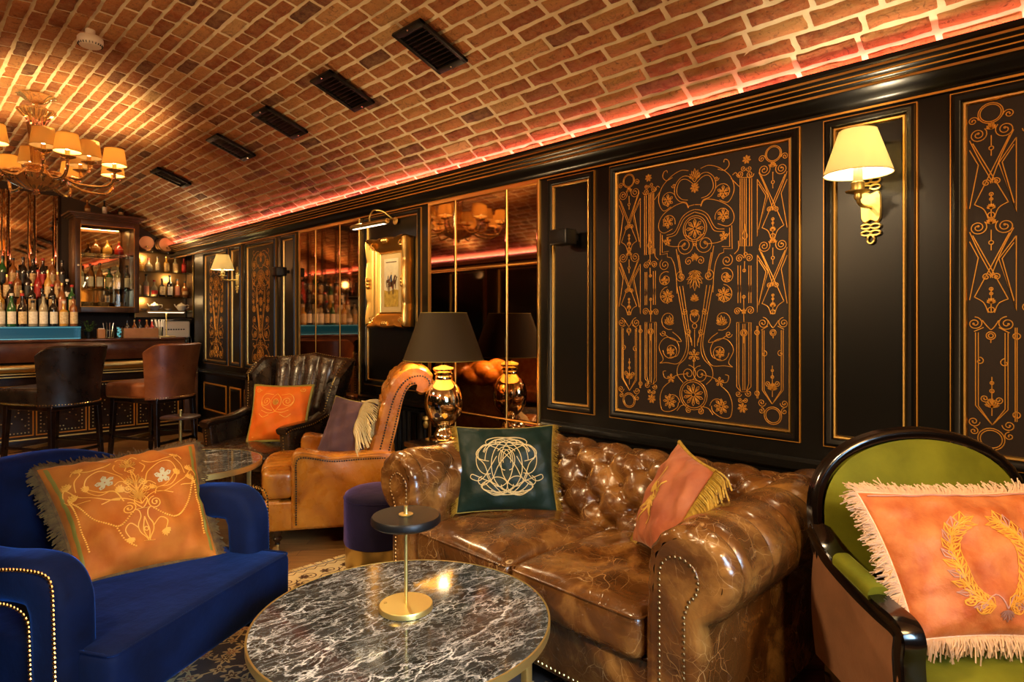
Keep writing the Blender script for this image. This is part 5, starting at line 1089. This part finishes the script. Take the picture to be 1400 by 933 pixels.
mb = MB(); mb.box((cx, 8.30, .46), (hw-.01, .22, .34)); mb.box((cx, 8.09, .74), (hw-.01, .03, .05)); loc(mb, 'carcass', M['wood'], t)
mb = MB(); mb.box((cx, 8.10, .06), (hw-.01, .03, .06), .004); loc(mb, 'plinth', M['wood'], t)
mb = MB(); mb.box((cx, 8.062, .128), (hw-.01, .006, .007), .003); loc(mb, 'kick_rail', M['satin'], t)
for i in range(8):
    xa = BX1-.06-i*.46; xb = xa-.42
    if xb < BX0: break
    mb = MB(); fnb = lambda p, q, h: ((xa+xb)/2+p, 8.08-h, .42+q); frame_prof(mb, fnb, xa-xb, .50, [(0, 0), (0, .006), (.006, .012), (.012, .006), (.012, 0)])
    f = loc(mb, 'panel_frame', M['giltpaint'], t); P = []
    W, H = (xa-xb)/2-.03, .22
    for k in range(14):
        u = k/13; P += [(-W+W*2*u, -H+2*H*abs(2*u-1)), (-W+2*W*u, H-2*H*abs(2*u-1))]
    for k in range(13): u = k/12; P += [(-W+2*W*u, -H-.005), (-W+2*W*u, H+.005), (-W, -H+2*H*u), (W, -H+2*H*u)]
    mb = MB(); [mb.dome(fnb(p, q, 0), (0, -1, 0), .0075) for p, q in P]; o = loc(mb, 'panel_studs', M['brushed'], f); 
    if len(P) > 99: o['kind'] = 'stuff'
# end cabinet of the bar, lower, against the panelled wall
t = thing('bar_end_cabinet', 'low dark cabinet closing the right end of the bar', 'cabinet', (2.58, 8.16, 0))
MB().box((0, 0, .45), (.075, .12, .45), .004).build('body', M['cabwood'], t); MB().box((0, 0, .915), (.085, .13, .015), .004).build('top', M['cabwood'], t); MB().box((0, -.124, .72), (.07, .004, .006), .002).build('brass_strip', M['satin'], t)
t = thing('milk_jug', 'white jug standing on the low cabinet at the bar end', 'jug', (2.58, 8.13, .931))
MB().lathe([(0, 0), (.030, 0), (.038, .03), (.036, .07), (.026, .10), (.030, .125), (.027, .125), (.023, .10), (0, .09)], n=24).build('body', M['ceramic'], t); MB().tube(smooth_path([(0, -.03, .10), (0, -.062, .09), (0, -.058, .04), (0, -.034, .03)], 5), .004, 8).build('handle', M['ceramic'], t)

# back counter, back bar mirror, display case
t = thing('back_counter', 'dark back counter below the bottle shelves', 'counter', (1.0, 8.98, 0)); MB().box((-.22, .02, .45), (1.97, .18, .45)).build('body', M['cabwood'], t); MB().box((-.22, .01, .915), (1.97, .20, .015), .004).build('top', M['barmarble'], t)
t = thing('back_bar_mirror', 'tall antique mirrors in narrow strips above the bar bottles', 'mirror', (.3, 9.19, 2.05))
xs = [1.17, .93, .69, .45, .21, -.03, -.27, -.51]
for i, x in enumerate(xs):
    zt = .81
    for (a, b, m_, nm) in ((x-.235, x-.062, .0, 'mirror_pane'), (x-.058, x-.004, .02, 'bevelled_strip')):
        e = .010 if nm == 'mirror_pane' else .020; hd = .004 if nm == 'mirror_pane' else .022; mb = MB(); P = []
        for u, h in ((a, 0), (a+e, hd), (b-e, hd), (b, 0)): P.append([(u, -h, z) for z in (-.85, zt-.05*abs(i-1.5)*.3)])
        mb.grid(P, flip=False); mb.build(nm, M['mirror2'], t, ang=3)
t = thing('bottle_display', 'stepped blue-lit display stand for bottles on the bar', 'display stand', (.15, 8.4, 1.151))
ST = [(8.16, 1.285), (8.34, 1.43), (8.52, 1.575), (8.70, 1.72)]
for i, (y, z) in enumerate(ST): MB().box((0, y-8.4, z-1.151-.006), (1.33, .085, .006), .002).build('glass_step', M['acrylic'] if i == 0 else M['blackplastic'], t); MB().box((0, y-8.4+.08, (z-1.151)/2-.008), (1.33, .004, (z-1.151)/2-.008)).build('riser', M['acrylic'] if i == 0 else M['blackplastic'], t)
MB().box((0, -.322, .122), (1.33, .003, .002)).build('front_light_line', M['ledblue'], t); MB().box((0, -.30, .004), (1.33, .02, .002)).build('base_light_line', M['ledblue'], t)
for sx in (-1, 1): MB().box((sx*1.325, -.24, .064), (.003, .08, .062)).build('end_glass', M['acrylic'], t)

# bottles
GL = dict(amber=mat('amber_glass', (.22, .07, .015), .08, coat=.5), green=mat('green_glass', (.015, .09, .02), .08, coat=.5), dark=mat('dark_glass', (.012, .009, .007), .07, coat=.6), clearg=mat('pale_glass', (.34, .28, .17), .08, coat=.5), red=mat('red_glass', (.30, .015, .01), .1, coat=.5), gold=mat('golden_spirit', (.55, .27, .04), .08, coat=.5))
LB = dict(white=mat('white_label', (.88, .82, .68), .6, var=(.7, .62, .48), vscale=60), cream=mat('cream_label', (.78, .62, .36), .6, var=(.55, .38, .18), vscale=60), black=mat('black_label', (.02, .018, .016), .5), tan=mat('tan_label', (.42, .22, .08), .6, var=(.62, .45, .2), vscale=60), rosy=mat('pink_label', (.62, .25, .16), .6), redl=mat('red_label', (.45, .03, .02), .6))
CP = dict(black=M['blackplastic'], red=LB['redl'], gold=M['gold'], white=M['ceramic'])
SH = {
 'tall': [(0, 0), (.034, 0), (.037, .006), (.037, .17), (.034, .195), (.018, .215), (.013, .23), (.013, .285)],
 'round': [(0, 0), (.036, 0), (.044, .02), (.046, .08), (.040, .13), (.018, .155), (.014, .17), (.014, .21)],
 'square': [(0, 0), (.036, 0), (.040, .006), (.040, .14), (.036, .155), (.017, .17), (.014, .18), (.014, .235)],
 'wine': [(0, 0), (.036, 0), (.038, .006), (.038, .16), (.032, .20), (.016, .235), (.014, .25), (.014, .30)],
 'flask': [(0, 0), (.050, 0), (.058, .03), (.052, .09), (.022, .125), (.015, .14), (.015, .17)],
}
protos = {}
def bottle(shape, g, lab, cap, loc_, label, sc=1.0, group=None):
    key = (shape, g, lab, cap)
    if key in protos:
        r = dup(protos[key], loc_); r.scale = (sc,)*3; r['label'] = label
    else:
        r = thing('bottle', label, 'bottle', loc_); pf = SH[shape]; h = pf[-1][1]
        MB().lathe(pf, n=16).build('glass_body', GL[g], r)
        mb = MB(); R = pf[3][0] if shape != 'round' else .0465; R += .0008; z0, z1 = (.025, .145) if shape in ('tall', 'wine', 'square') else (.035, .085); a = np.linspace(-2.6, -.5, 12); mb.grid([[(R*cos(k), R*sin(k), z) for z in (z0, z1)] for k in a]); mb.build('label', LB[lab], r)
        MB().lathe([(0, h-.004), (.016, h-.003), (.017, h+.022), (.0, h+.024)], n=12).build('cap', CP[cap], r)
        protos[key] = r; r.scale = (sc,)*3
    if group: r['group'] = group
    elif 'group' in r: del r['group']
    return r
ordw = ['first', 'second', 'third', 'fourth', 'fifth', 'sixth', 'seventh', 'eighth', 'ninth', 'tenth', 'eleventh', 'twelfth']
rows = [ # from the right end of the row to the left
 ('front bar row', [('tall', 'amber', 'cream', 'black'), ('square', 'gold', 'cream', 'white'), ('tall', 'dark', 'white', 'black'), ('wine', 'clearg', 'white', 'black'), ('square', 'clearg', 'white', 'black'), ('wine', 'dark', 'cream', 'red'), ('wine', 'green', 'white', 'white'), ('square', 'clearg', 'white', 'gold'), ('tall', 'gold', 'cream', 'white'), ('round', 'clearg', 'white', 'white'), ('tall', 'clearg', 'tan', 'black')]),
 ('second bar row', [('tall', 'green', 'tan', 'red'), ('wine', 'amber', 'rosy', 'gold'), ('tall', 'dark', 'tan', 'red'), ('square', 'dark', 'black', 'black'), ('tall', 'dark', 'tan', 'gold'), ('round', 'amber', 'cream', 'gold'), ('wine', 'dark', 'black', 'red'), ('round', 'gold', 'tan', 'gold'), ('tall', 'amber', 'rosy', 'white'), ('square', 'dark', 'white', 'white'), ('wine', 'amber', 'cream', 'black')]),
 ('third bar row', [('round', 'dark', 'white', 'white'), ('tall', 'amber', 'tan', 'gold'), ('wine', 'gold', 'cream', 'gold'), ('wine', 'red', 'redl', 'red'), ('tall', 'dark', 'black', 'black'), ('tall', 'amber', 'tan', 'black'), ('square', 'amber', 'cream', 'gold'), ('wine', 'dark', 'tan', 'black'), ('tall', 'green', 'cream', 'gold'), ('tall', 'amber', 'rosy', 'black'), ('wine', 'dark', 'white', 'black')]),
 ('rear bar row', [('tall', 'dark', 'black', 'black'), ('wine', 'amber', 'gold' if False else 'tan', 'gold'), ('wine', 'dark', 'redl', 'red'), ('tall', 'dark', 'tan', 'black'), ('wine', 'dark', 'black', 'black'), ('tall', 'amber', 'tan', 'black'), ('wine', 'green', 'black', 'black'), ('tall', 'dark', 'cream', 'gold'), ('wine', 'dark', 'black', 'black'), ('tall', 'amber', 'black', 'black'), ('tall', 'dark', 'tan', 'black')]),
]
GN = dict(amber='amber', green='green', dark='dark', clearg='pale', red='red', gold='golden'); LN = dict(white='white', cream='cream', black='black', tan='tan', rosy='pink', redl='red')
for ri, (nm, lst) in enumerate(rows):
    y, z = ST[ri]; x = (1.425, 1.44, 1.43, 1.41)[ri]
    for k, (s_, g, l, cp) in enumerate(lst):
        bottle(s_, g, l, cp, (x, y-.01+rnd.uniform(-.01, .01), z+.001), '%s bottle with %s label, %s from the right in the %s' % (GN[g], LN[l], ordw[k], nm), 1.05 if ri == 0 else 1.0, 'bottles of the %s' % nm)
        x -= .088

# glazed cabinet on the back bar
t = thing('glazed_cabinet', 'tall dark wood display cabinet with glass door above the back bar', 'cabinet', (1.845, 8.80, 0)); W, D_, z0, z1 = .325, .17, 1.44, 2.52
MB().box((0, -.01, z0+.012), (W, D_, .012), .003).build('bottom_board', M['cabwood'], t)
for s in (-1, 1): MB().box((s*(W-.012), 0, (z0+z1)/2), (.012, D_, (z1-z0)/2), .002).build('side_panel', M['cabwood'], t)
mb = MB(); mb.box((0, D_-.006, (z0+z1)/2), (W-.02, .005, (z1-z0)/2)); mb.build('mirror_back', M['mirror2'], t)
mb = MB()
for d, za, zb in ((0, 0, .02), (.02, .02, .035), (.045, .035, .05), (.07, .05, .075)): mb.box((0, -.02, z1+(za+zb)/2), (W+d, D_+d*.8, (zb-za)/2), .003)
mb.build('cornice', M['cabwood'], t)
dr = thing('door', None, None, (0, 0, 0)); dr.parent = t
for s in (-1, 1): MB().box((s*(W-.028), -D_-.011, (z0+z1)/2), (.028, .011, (z1-z0)/2-.002), .003).build('door_stile', M['cabwood'], dr)
for z, h in ((z0+.035, .033), (z1-.035, .033)): MB().box((0, -D_-.011, z), (W-.056, .011, h), .003).build('door_rail', M['cabwood'], dr)
MB().box((0, -D_-.008, (z0+z1)/2), (W-.056, .0015, (z1-z0)/2-.066)).build('glass_pane', M['clear'], dr)
frm = MB(); frame_prof(frm, lambda p, q, h: (p, -D_-.022-h, (z0+z1)/2+q), 2*W-.112, z1-z0-.14, [(0, 0), (0, .004), (.006, .004), (.006, 0)]); frm.build('gilt_bead', M['giltpaint'], dr)
MB().lathe([(0, 0), (.006, 0), (.006, -.012), (.012, -.018), (.012, -.026), (0, -.030)], (-W+.028, -D_-.022, 1.98), 16, ax='y').build('door_knob', M['ceramic'], dr)
for z in (1.72, 2.13): MB().box((0, .0, z), (W-.026, D_-.02, .004), .001).build('glass_shelf', M['clear'], t)
light('cabinet_light', 'AREA', (1.845, 8.665, 2.485), 4, (1, .66, .30), .5, size_y=.02)
cb = [('tall', 'clearg', 'white', 'black'), ('tall', 'amber', 'white', 'black'), ('wine', 'amber', 'white', 'black'), ('square', 'green', 'cream', 'black'), ('tall', 'clearg', 'cream', 'gold'), ('tall', 'dark', 'white', 'black')]
for k, (s_, g, l, cp) in enumerate(cb): bottle(s_, g, l, cp, (1.60+k*.095, 8.76, 1.7250), '%s bottle with %s label, %s from the left on the cabinet shelf' % (GN[g], LN[l], ordw[k]), .95)
for k, (g, nm) in enumerate((('amber', 'left'), ('gold', 'middle'), ('red', 'right'))): bottle('flask', g, 'tan', 'gold', (1.75+k*.12, 8.76, 2.135), '%s squat decanter, %s of three on the upper cabinet shelf' % (GN[g], nm), .9)
for k in range(3):
    t = thing('glass_bowl', '%s small glass bowl on the cabinet floor' % ('left', 'middle', 'right')[k], 'bowl', (1.66+k*.17, 8.75, 1.466)); MB().lathe([(0, 0), (.03, 0), (.012, .015), (.015, .03), (.055, .06), (.065, .10), (.062, .10), (.050, .062), (0, .035)], n=24).build('bowl', M['crystal'], t)
for k, (s_, g, l, cp) in enumerate((('round', 'amber', 'tan', 'gold'), ('square', 'dark', 'white', 'black'), ('round', 'dark', 'tan', 'black'))): bottle(s_, g, l, cp, (1.66+k*.17, 8.72, 2.5955), '%s bottle standing on top of the glazed cabinet, %s of three' % (GN[g], ('left', 'middle', 'right')[k]), .68)

# wall shelves right of the cabinet
t = thing('glass_shelves', 'four lit glass shelves with brass uprights right of the glazed cabinet', 'shelf', (2.54, 9.05, 0))
MB().box((0, .142, 1.85), (.335, .004, .46)).build('backing', M['shelfback'], t)
SZ = [2.22, 1.97, 1.65, 1.47]
for z in SZ: MB().box((0, 0, z), (.335, .135, .004), .001).build('glass_shelf', M['clear'], t)
for sx in (-.34, .345): MB().box((sx, -.13, 1.85), (.006, .006, .47), .002).build('brass_upright', M['satin'], t); MB().box((sx, 0.005, 1.85), (.003, .128, .46)).build('side_board', M['cabwood'], t)
light('shelf_light', 'POINT', (2.40, 8.94, 2.17), 1.6, (1, .66, .28), .01); light('shelf_light', 'POINT', (2.70, 8.94, 1.91), 1.6, (1, .66, .28), .01); light('shelf_light', 'POINT', (2.40, 8.94, 1.61), 1.2, (1, .66, .28), .01); light('added_bottle_spot', 'SPOT', (1.3, 6.4, 2.6), 45, (1, .70, .36), .03, spot=40, blend=.8, target=(1.2, 8.4, 1.5)); light('shelf_light', 'POINT', (2.45, 8.70, 2.38), 1.1, (1, .64, .3), .01)  # bottle spot is added; so is the last shelf light, brightening the casks
for k, x in enumerate((2.335, 2.565)):
    t = thing('small_cask', '%s round wooden spirit cask on the top glass shelf' % ('left', 'right')[k], 'barrel', (x, 9.03, 2.332), 0)
    pr2 = [(.085, -.10), (.095, -.06), (.101, 0), (.095, .06), (.085, .10)]
    MB().lathe([(0, -.092), (.080, -.092), (.080, -.10)]+pr2+[(.08, .10), (.08, .092), (0, .092)], n=28, ax='y').build('staves', M['boxwood'], t)
    for yy in (-.085, -.045, .045, .085): MB().lathe([(.0885 if abs(yy) > .06 else .099, yy-.008), (.092 if abs(yy) > .06 else .1015, yy-.008), (.092 if abs(yy) > .06 else .1015, yy+.008), (.0885 if abs(yy) > .06 else .099, yy+.008), (.0885 if abs(yy) > .06 else .099, yy-.008)], n=28, ax='y').build('hoop', M['darkmetal'], t)
    MB().lathe([(.006, -.125), (.010, -.12), (.008, -.09)], (0, 0, -.045), 12, ax='y').build('tap', M['brass'], t); MB().box((0, 0, -.099), (.05, .06, .006), .003).build('cradle', M['cabwood'], t)
for k in range(4):
    t = thing('stacked_cup', 'small pink-lit cup, %s of four at the right end of the top shelf' % ordw[k], 'cup', (2.69+k*.05, 9.02, 2.225)); MB().lathe([(0, 0), (.014, 0), (.021, .03), (.022, .05), (.020, .05), (.018, .03), (0, .005)], n=16).build('bowl', M['ceramic'], t); MB().tube(smooth_path([(0, -.021, .04), (0, -.034, .035), (0, -.030, .015), (0, -.018, .014)], 4), .0025, 6).build('handle', M['ceramic'], t)
sh2 = [('flask', 'gold', 'cream', 'gold', .86), ('flask', 'clearg', 'cream', 'red', .86), ('square', 'clearg', 'cream', 'black', .75), ('square', 'gold', 'tan', 'gold', .8), ('square', 'clearg', 'tan', 'black', .8), ('square', 'red', 'redl', 'red', .75)]
for k, (s_, g, l, cp, sc) in enumerate(sh2): bottle(s_, g, l, cp, (2.27+k*.105, 9.0, 1.975), '%s bottle, %s from the left on the second glass shelf' % (GN[g], ordw[k]), sc)
sh3 = [('square', 'clearg', 'cream', 'white'), ('tall', 'clearg', 'rosy', 'black'), ('round', 'clearg', 'redl', 'red'), ('square', 'dark', 'cream', 'black'), ('tall', 'dark', 'white', 'black'), ('square', 'amber', 'rosy', 'black'), ('round', 'amber', 'tan', 'black')]
for k, (s_, g, l, cp) in enumerate(sh3): bottle(s_, g, l, cp, (2.255+k*.092, 9.0, 1.655), '%s bottle with %s label, %s from the left on the third glass shelf' % (GN[g], LN[l], ordw[k]), .92)
for k, x in enumerate((2.44, 2.76)):
    t = thing('teapot', '%s cream teapot on the lowest glass shelf' % ('left', 'right')[k], 'teapot', (x, 8.99, 1.475)); MB().lathe([(0, 0), (.035, 0), (.055, .03), (.058, .06), (.04, .085), (.02, .092), (.008, .098), (.012, .108), (0, .112)], n=24).build('body', M['ceramic'], t)
    MB().tube(smooth_path([(.045, 0, .07), (.085, 0, .075), (.088, 0, .04), (.052, 0, .025)], 5), .006, 8).build('handle', M['ceramic'], t); MB().tube(smooth_path([(-.05, 0, .04), (-.07, 0, .06), (-.085, 0, .085)], 4), .008, 8).build('spout', M['ceramic'], t)
for k in range(2): t = thing('saucer_stack', 'low pile of saucers %s on the lowest glass shelf' % ('left of the teapots', 'between the two teapots')[k], 'saucers', ((2.32, 2.60, 2.825)[k], 8.98, 1.475)); MB().lathe([(0, 0), (.025, 0), (.045, .008), (.025, .008), (.045, .016), (.025, .016), (.042, .024), (0, .018)], n=20).build('saucers', M['ceramic'], t)
# coffee machine
t = thing('coffee_machine', 'cream and chrome espresso machine on the back counter under the shelves', 'coffee machine', (2.62, 8.93, .931))
MB().box((0, 0, .30), (.19, .15, .11), .03).build('body', M['ceramic'], t); MB().box((0, .02, .10), (.18, .13, .09), .01).build('base', M['steel'], t); MB().box((0, -.02, .42), (.20, .14, .012), .006).build('cup_rail', M['steel'], t); MB().box((0, -.08, .02), (.19, .10, .02), .005).build('drip_tray', M['steel'], t)
for x in (-.09, .09): g_ = MB().lathe([(.0, .19), (.03, .185), (.03, .15), (.035, .145), (.035, .13), (0, .13)], (x, -.13, 0), 20).build('group_head', M['steel'], t); MB().tube([(x, -.15, .14), (x, -.26, .13)], .011, 10).build('portafilter_handle', M['blackplastic'], g_)
for k in range(8): MB().box((-.105+k*.03, -.151, .30), (.009, .003, .008), .002).build('push_button', M['darkmetal'], t)
for x in (-.17, .17): MB().tube(smooth_path([(x, -.13, .25), (x*1.1, -.17, .18), (x*1.1, -.18, .05)], 5), .004, 8).build('steam_wand', M['steel'], t)
# things on the counter
TZ = 1.1505
t = thing('counter_lamp', 'slim brass T-shaped lamp on the bar counter', 'lamp', (2.33, 8.12, TZ)); MB().box((0, 0, .007), (.09, .045, .007), .004).build('base', M['brushed'], t); MB().tube([(0, 0, .01), (0, 0, .29)], .007, 12).build('stem', M['satin'], t); MB().box((0, 0, .297), (.20, .02, .008), .006).build('light_bar', M['ceramic'], t); b = MB(); b.box((0, 0, .2875), (.19, .014, .0012)); b.build('led_diffuser', M['ledw'], t)
light('counter_lamp_light', 'AREA', (2.33, 8.12, TZ+.284), .8, (1, .8, .5), .36, size_y=.03)
t = thing('condiment_box', 'light wooden box holding small bottles on the bar counter', 'box', (2.06, 8.14, TZ))
for c_, h_ in (((0, -.075, .055), (.17, .006, .055)), ((0, .075, .055), (.17, .006, .055)), ((-.164, 0, .055), (.006, .069, .055)), ((.164, 0, .055), (.006, .069, .055)), ((0, 0, .006), (.158, .069, .006))): MB().box(c_, h_, .002).build('board', M['boxwood'], t)
for k, (g, l, cp) in enumerate((('dark', 'tan', 'black'), ('amber', 'rosy', 'gold'), ('dark', 'rosy', 'red'), ('amber', 'cream', 'gold'), ('red', 'tan', 'white'))): bottle('tall', g, l, cp, (1.935+k*.063, 8.14+.02*(-1)**k, TZ+.0125), 'small %s bottle, %s from the left in the wooden box on the bar' % (GN[g], ordw[k]), .62)
t = thing('straw_glass', 'glass of pale straws beside the brass counter lamp', 'glass', (2.285, 8.22, TZ)); MB().lathe([(0, 0), (.034, 0), (.040, .12), (.038, .12), (.032, .006), (0, .006)], n=24).build('tumbler', M['clear'], t)
for k in range(9): a = k*.7; MB().tube([(.012*cos(a), .012*sin(a), .008), (.05*cos(a), .05*sin(a), .205)], .0032, 6).build('straw', M['ceramic'], t)
t = thing('herb_pot', 'green herbs growing in a dark pot at the end of the bottle display', 'plant', (1.57, 8.20, TZ)); MB().lathe([(0, 0), (.03, 0), (.042, .07), (.044, .075), (.036, .075), (.034, .06), (0, .06)], n=24).build('pot', M['darkmetal'], t)
mb = MB(); st = MB()
for k in range(70):
    a, r, h = rnd.uniform(0, 6.28), rnd.uniform(0, .065), rnd.uniform(.08, .19); p = np.array([r*cos(a), r*sin(a), h]); d = np.array([cos(a), sin(a), .3])*.028; s2 = np.array([-sin(a), cos(a), 0])*.011; mb.add([p, p+d*.5+s2, p+d, p+d*.5-s2], [[0, 1, 2, 3]])
    if k % 3 == 0: st.tube([(0, 0, .06), tuple(p)], .0015, 5)
mb.build('leaves', M['leaf'], t, smooth=False)['kind'] = 'stuff'; st.build('stems', M['leaf'], t)
t = thing('ice_glass', 'glass glowing pale blue between the bar tools and the wooden box', 'glass', (1.855, 8.14, TZ)); MB().lathe([(0, 0), (.035, 0), (.045, .13), (.043, .13), (.033, .008), (0, .008)], n=24).build('tumbler', M['clear'], t); mb = MB(); [mb.box((rnd.uniform(-.018, .018), rnd.uniform(-.018, .018), .02+.015*k), (.011, .011, .009), .003, rz=k) for k in range(7)]; mb.build('ice_cubes', M['ledblue'], t)
t = thing('bar_tool_stand', 'copper bar tools in a wire stand on the bar counter', 'bar tools', (1.765, 8.23, TZ)); mb = MB()
for z in (.004, .085): mb.tube([(.05*cos(a), .035*sin(a), z) for a in np.linspace(0, 2*pi, 25)[:-1]], .0025, 6, True)
for a in range(6): mb.tube([(.05*cos(a*1.047), .035*sin(a*1.047), .004), (.05*cos(a*1.047), .035*sin(a*1.047), .085)], .002, 6)
mb.build('wire_rack', M['brushed'], t)
for k in range(4): MB().tube([(-.03+k*.02, 0, .008), (-.05+k*.034, .01, .17)], .004, 8).build('tool', M['steel'], t)
t = thing('napkin_holder', 'small orange-brown box of napkins on the bar counter', 'box', (1.685, 8.17, TZ)); MB().box((0, 0, .05), (.035, .03, .05), .004).build('body', M['boxwood'], t); MB().box((0, 0, .104), (.028, .02, .006), .001).build('napkins', M['ceramic'], t)

# ---------------------------------------------------------------- bar stools
def stool(label, loc_, rz, m):
    t = thing('bar_stool', label, 'bar stool', loc_, rz); G = []
    for a in np.linspace(-1, 1, 41):
        an = a*1.22; rx, ry = .275, .27; x, y = rx*sin(an)*(1.0), -.02-ry*cos(an); top = 1.13-.07*max(0, (abs(a)-.6)/.4)**2-.0*a; th = .030; nx, ny = sin(an), -cos(an)
        fl = lambda z: 1+.20*max(0, (z-.75)/.4)
        sec = [((x-nx*th)*fl(z), (y-ny*th)*fl(z), z) for z in (.70, .80, .90, 1.0, top-.03, top-.008)]+[(x*fl(top), y*fl(top), top+.006)]+[((x+nx*.022)*fl(z), (y+ny*.022)*fl(z), z) for z in (top-.008, top-.03, 1.0 if top > 1.03 else .9, .85, .72, .625)]
        G.append(sec)
    mb = MB(); mb.grid(G); mb.poly(G[0][::-1]); mb.poly(G[-1]); b = mb.build('tub_backrest', m, t, ang=60)
    nails('nailhead_trim', b, [tuple(np.array(g[-1])+np.array([0, 0, .015])+np.array([g[-1][0], g[-1][1]+.02, 0])*.02) for g in G], lambda u: (sin((2*u-1)*1.22), -cos((2*u-1)*1.22), 0), .006, .022)
    def wp(P):
        y = P[..., 1]; k = np.where(y < 0, np.sqrt(np.clip(1-(y/.30)**2*.55, 0, 1)), 1); return np.stack([P[..., 0]*k, y, P[..., 2]+np.where(P[..., 2] > 0, .02*(1-(P[..., 0]/.27)**2)*(1-(y/.32)**2), 0)], -1)
    mb = MB(); mb.box((0, .06, .70), (.262, .30, .07), .035, (12, 12, 3), wp); s_ = mb.build('seat', m, t, ang=80)
    fp = [(-.262, -.05, .640), (-.264, .2, .640), (-.25, .34, .640), (-.20, .362, .640), (.20, .362, .640), (.25, .34, .640), (.264, .2, .640), (.262, -.05, .640)]; nails('seat_nailhead_trim', s_, fp, (0, .7, -.3), .006, .022)
    mb = MB(); mb.box((0, .05, .61), (.235, .27, .022), .006); mb.build('seat_frame', M['wood'], t)
    for sx in (-1, 1):
        for sy in (-1, 1): MB().sweep([(sx*.215, .05+sy*.24, .62), (sx*.225, .05+sy*.255, .3), (sx*.235, .05+sy*.275, 0)], rrect(.020, .020, .004, 1), ref=(1, 0, 0), scale=lambda u: 1.15-.35*u).build('leg', M['wood'], t, ang=30)
    for sy in (-1, 1): MB().box((0, .05+sy*.262, .22), (.22, .010, .014), .003).build('footrest', M['brushed'] if sy > 0 else M['wood'], t)
    for sx in (-1, 1): MB().box((sx*.226, .05, .26), (.010, .26, .012), .003).build('side_stretcher', M['wood'], t)
    return t
stool('russet leather bar stool nearer the panelled wall', (1.83, 6.62, 0), atan2(.50, .86), M['stoolred'])
stool('black leather bar stool at the left, behind the navy armchair', (1.06, 6.70, 0), atan2(.50, .86), M['stoolblack'])

# ---------------------------------------------------------------- chandelier
zc = vault(math.asin(0))[1]
t = thing('chandelier', 'amber glass chandelier with many small lit shades hanging from the vault', 'chandelier', (.75, 5.54, 0)); ZA = 2.945
MB().lathe([(0, ZA), (.11, ZA-.002), (.115, ZA-.010), (.085, ZA-.022), (.06, ZA-.045), (.025, ZA-.058), (0, ZA-.06)], n=48, flute=12, fl=.06).build('ceiling_rose', M['crystal'], t)
mb = MB(); mb.tube([(0, 0, ZA-.05), (0, 0, 2.40)], .010, 10); mb.build('rod', M['brass'], t)
MB().lathe([(.020, 2.82), (.075, 2.85), (.105, 2.84), (.108, 2.825), (.085, 2.80), (.060, 2.775), (.050, 2.72), (.040, 2.62), (.032, 2.52), (.030, 2.44), (.045, 2.42), (.03, 2.40)], n=96, flute=10, fl=.10).build('trumpet_column', M['crystal'], t)
MB().lathe([(.0, 2.455), (.07, 2.450), (.075, 2.44), (.05, 2.425), (.03, 2.42)], n=48).build('collar_dish', M['crystal'], t)
MB().lathe([(.04, 2.40), (.10, 2.385), (.175, 2.375), (.190, 2.365), (.175, 2.345), (.145, 2.315), (.09, 2.285), (.03, 2.270), (.015, 2.262), (.022, 2.25), (.012, 2.238), (0, 2.232)], n=96, flute=16, fl=.05).build('bowl', M['crystal'], t)
nb = 0
for ring, (n_, R, zt, ph0) in enumerate(((8, .50, 2.425, .2), (6, .33, 2.475, .5))):
    for k in range(n_):
        a = ph0+2*pi*k/n_; c_, s_ = cos(a), sin(a)
        P = smooth_path([(.05, 2.39), (.13, 2.40-.03*ring), (.26 if ring == 0 else .2, 2.325+.05*ring), (R-.06, 2.315+.05*ring), (R-.005, 2.37+.04*ring), (R, zt)], 6)
        arm = MB().tube([(r*c_, r*s_, z) for r, z in P], .011, 8, ref=(.01, .02, 1)).build('arm', M['crystal'], t)
        cup = MB().lathe([(0, zt-.005), (.020, zt-.002), (.048, zt+.010), (.050, zt+.014), (.022, zt+.018), (.014, zt+.03), (.014, zt+.055), (0, zt+.055)], (R*c_, R*s_, 0), 20).build('candle_cup', M['crystal'], arm)
        mb = open_cone(.080, zt+.045, .062, zt+.165, 0, 32); open_cone(.0785, zt+.045, .0605, zt+.165, 0, 32, mb, False); s2 = mb.build('lamp_shade', M['shade'], t); s2.location = (R*c_, R*s_, 0)
        for r, z in ((.0795, zt+.046), (.0615, zt+.164)): MB().tube([(r*cos(b), r*sin(b), z) for b in np.linspace(0, 2*pi, 33)[:-1]], .0016, 5, True).build('rim', M['goldthread'], s2)
        MB().lathe([(0, zt+.055), (.010, zt+.06), (.012, zt+.075), (.006, zt+.088), (0, zt+.09)], (R*c_, R*s_, 0), 12).build('light_bulb', M['bulb'], arm)
for k in range(8):
    a = .2+k*pi/4; light('chandelier_light', 'POINT', (.75+.50*cos(a), 5.54+.50*sin(a), 2.425+.125), 6.5, (1, .64, .28), .018)
for k in range(16):
    a = 2*pi*k/16; MB().lathe([(0, -.02), (.010, -.008), (.012, .004), (0, .02)], (.18*cos(a), .18*sin(a), 2.345), 6).build('crystal_drop', M['crystal'], t)

# ---------------------------------------------------------------- leather bench on the opposite wall (seen in the mirrors)
t = thing('leather_banquette', 'long tan leather bench along the opposite wall, seen only in the mirrors', 'bench', (-.85, 5.6, 0))
MB().box((.03, 0, .36), (.27, 1.3, .08), .04, (4, 20, 2)).build('seat', M['tan'], t); MB().box((-.26, 0, .62), (.06, 1.3, .30), .04, (2, 20, 6)).build('backrest', M['tan'], t); MB().box((.02, 0, .14), (.24, 1.28, .14), .01).build('base', M['wood'], t)
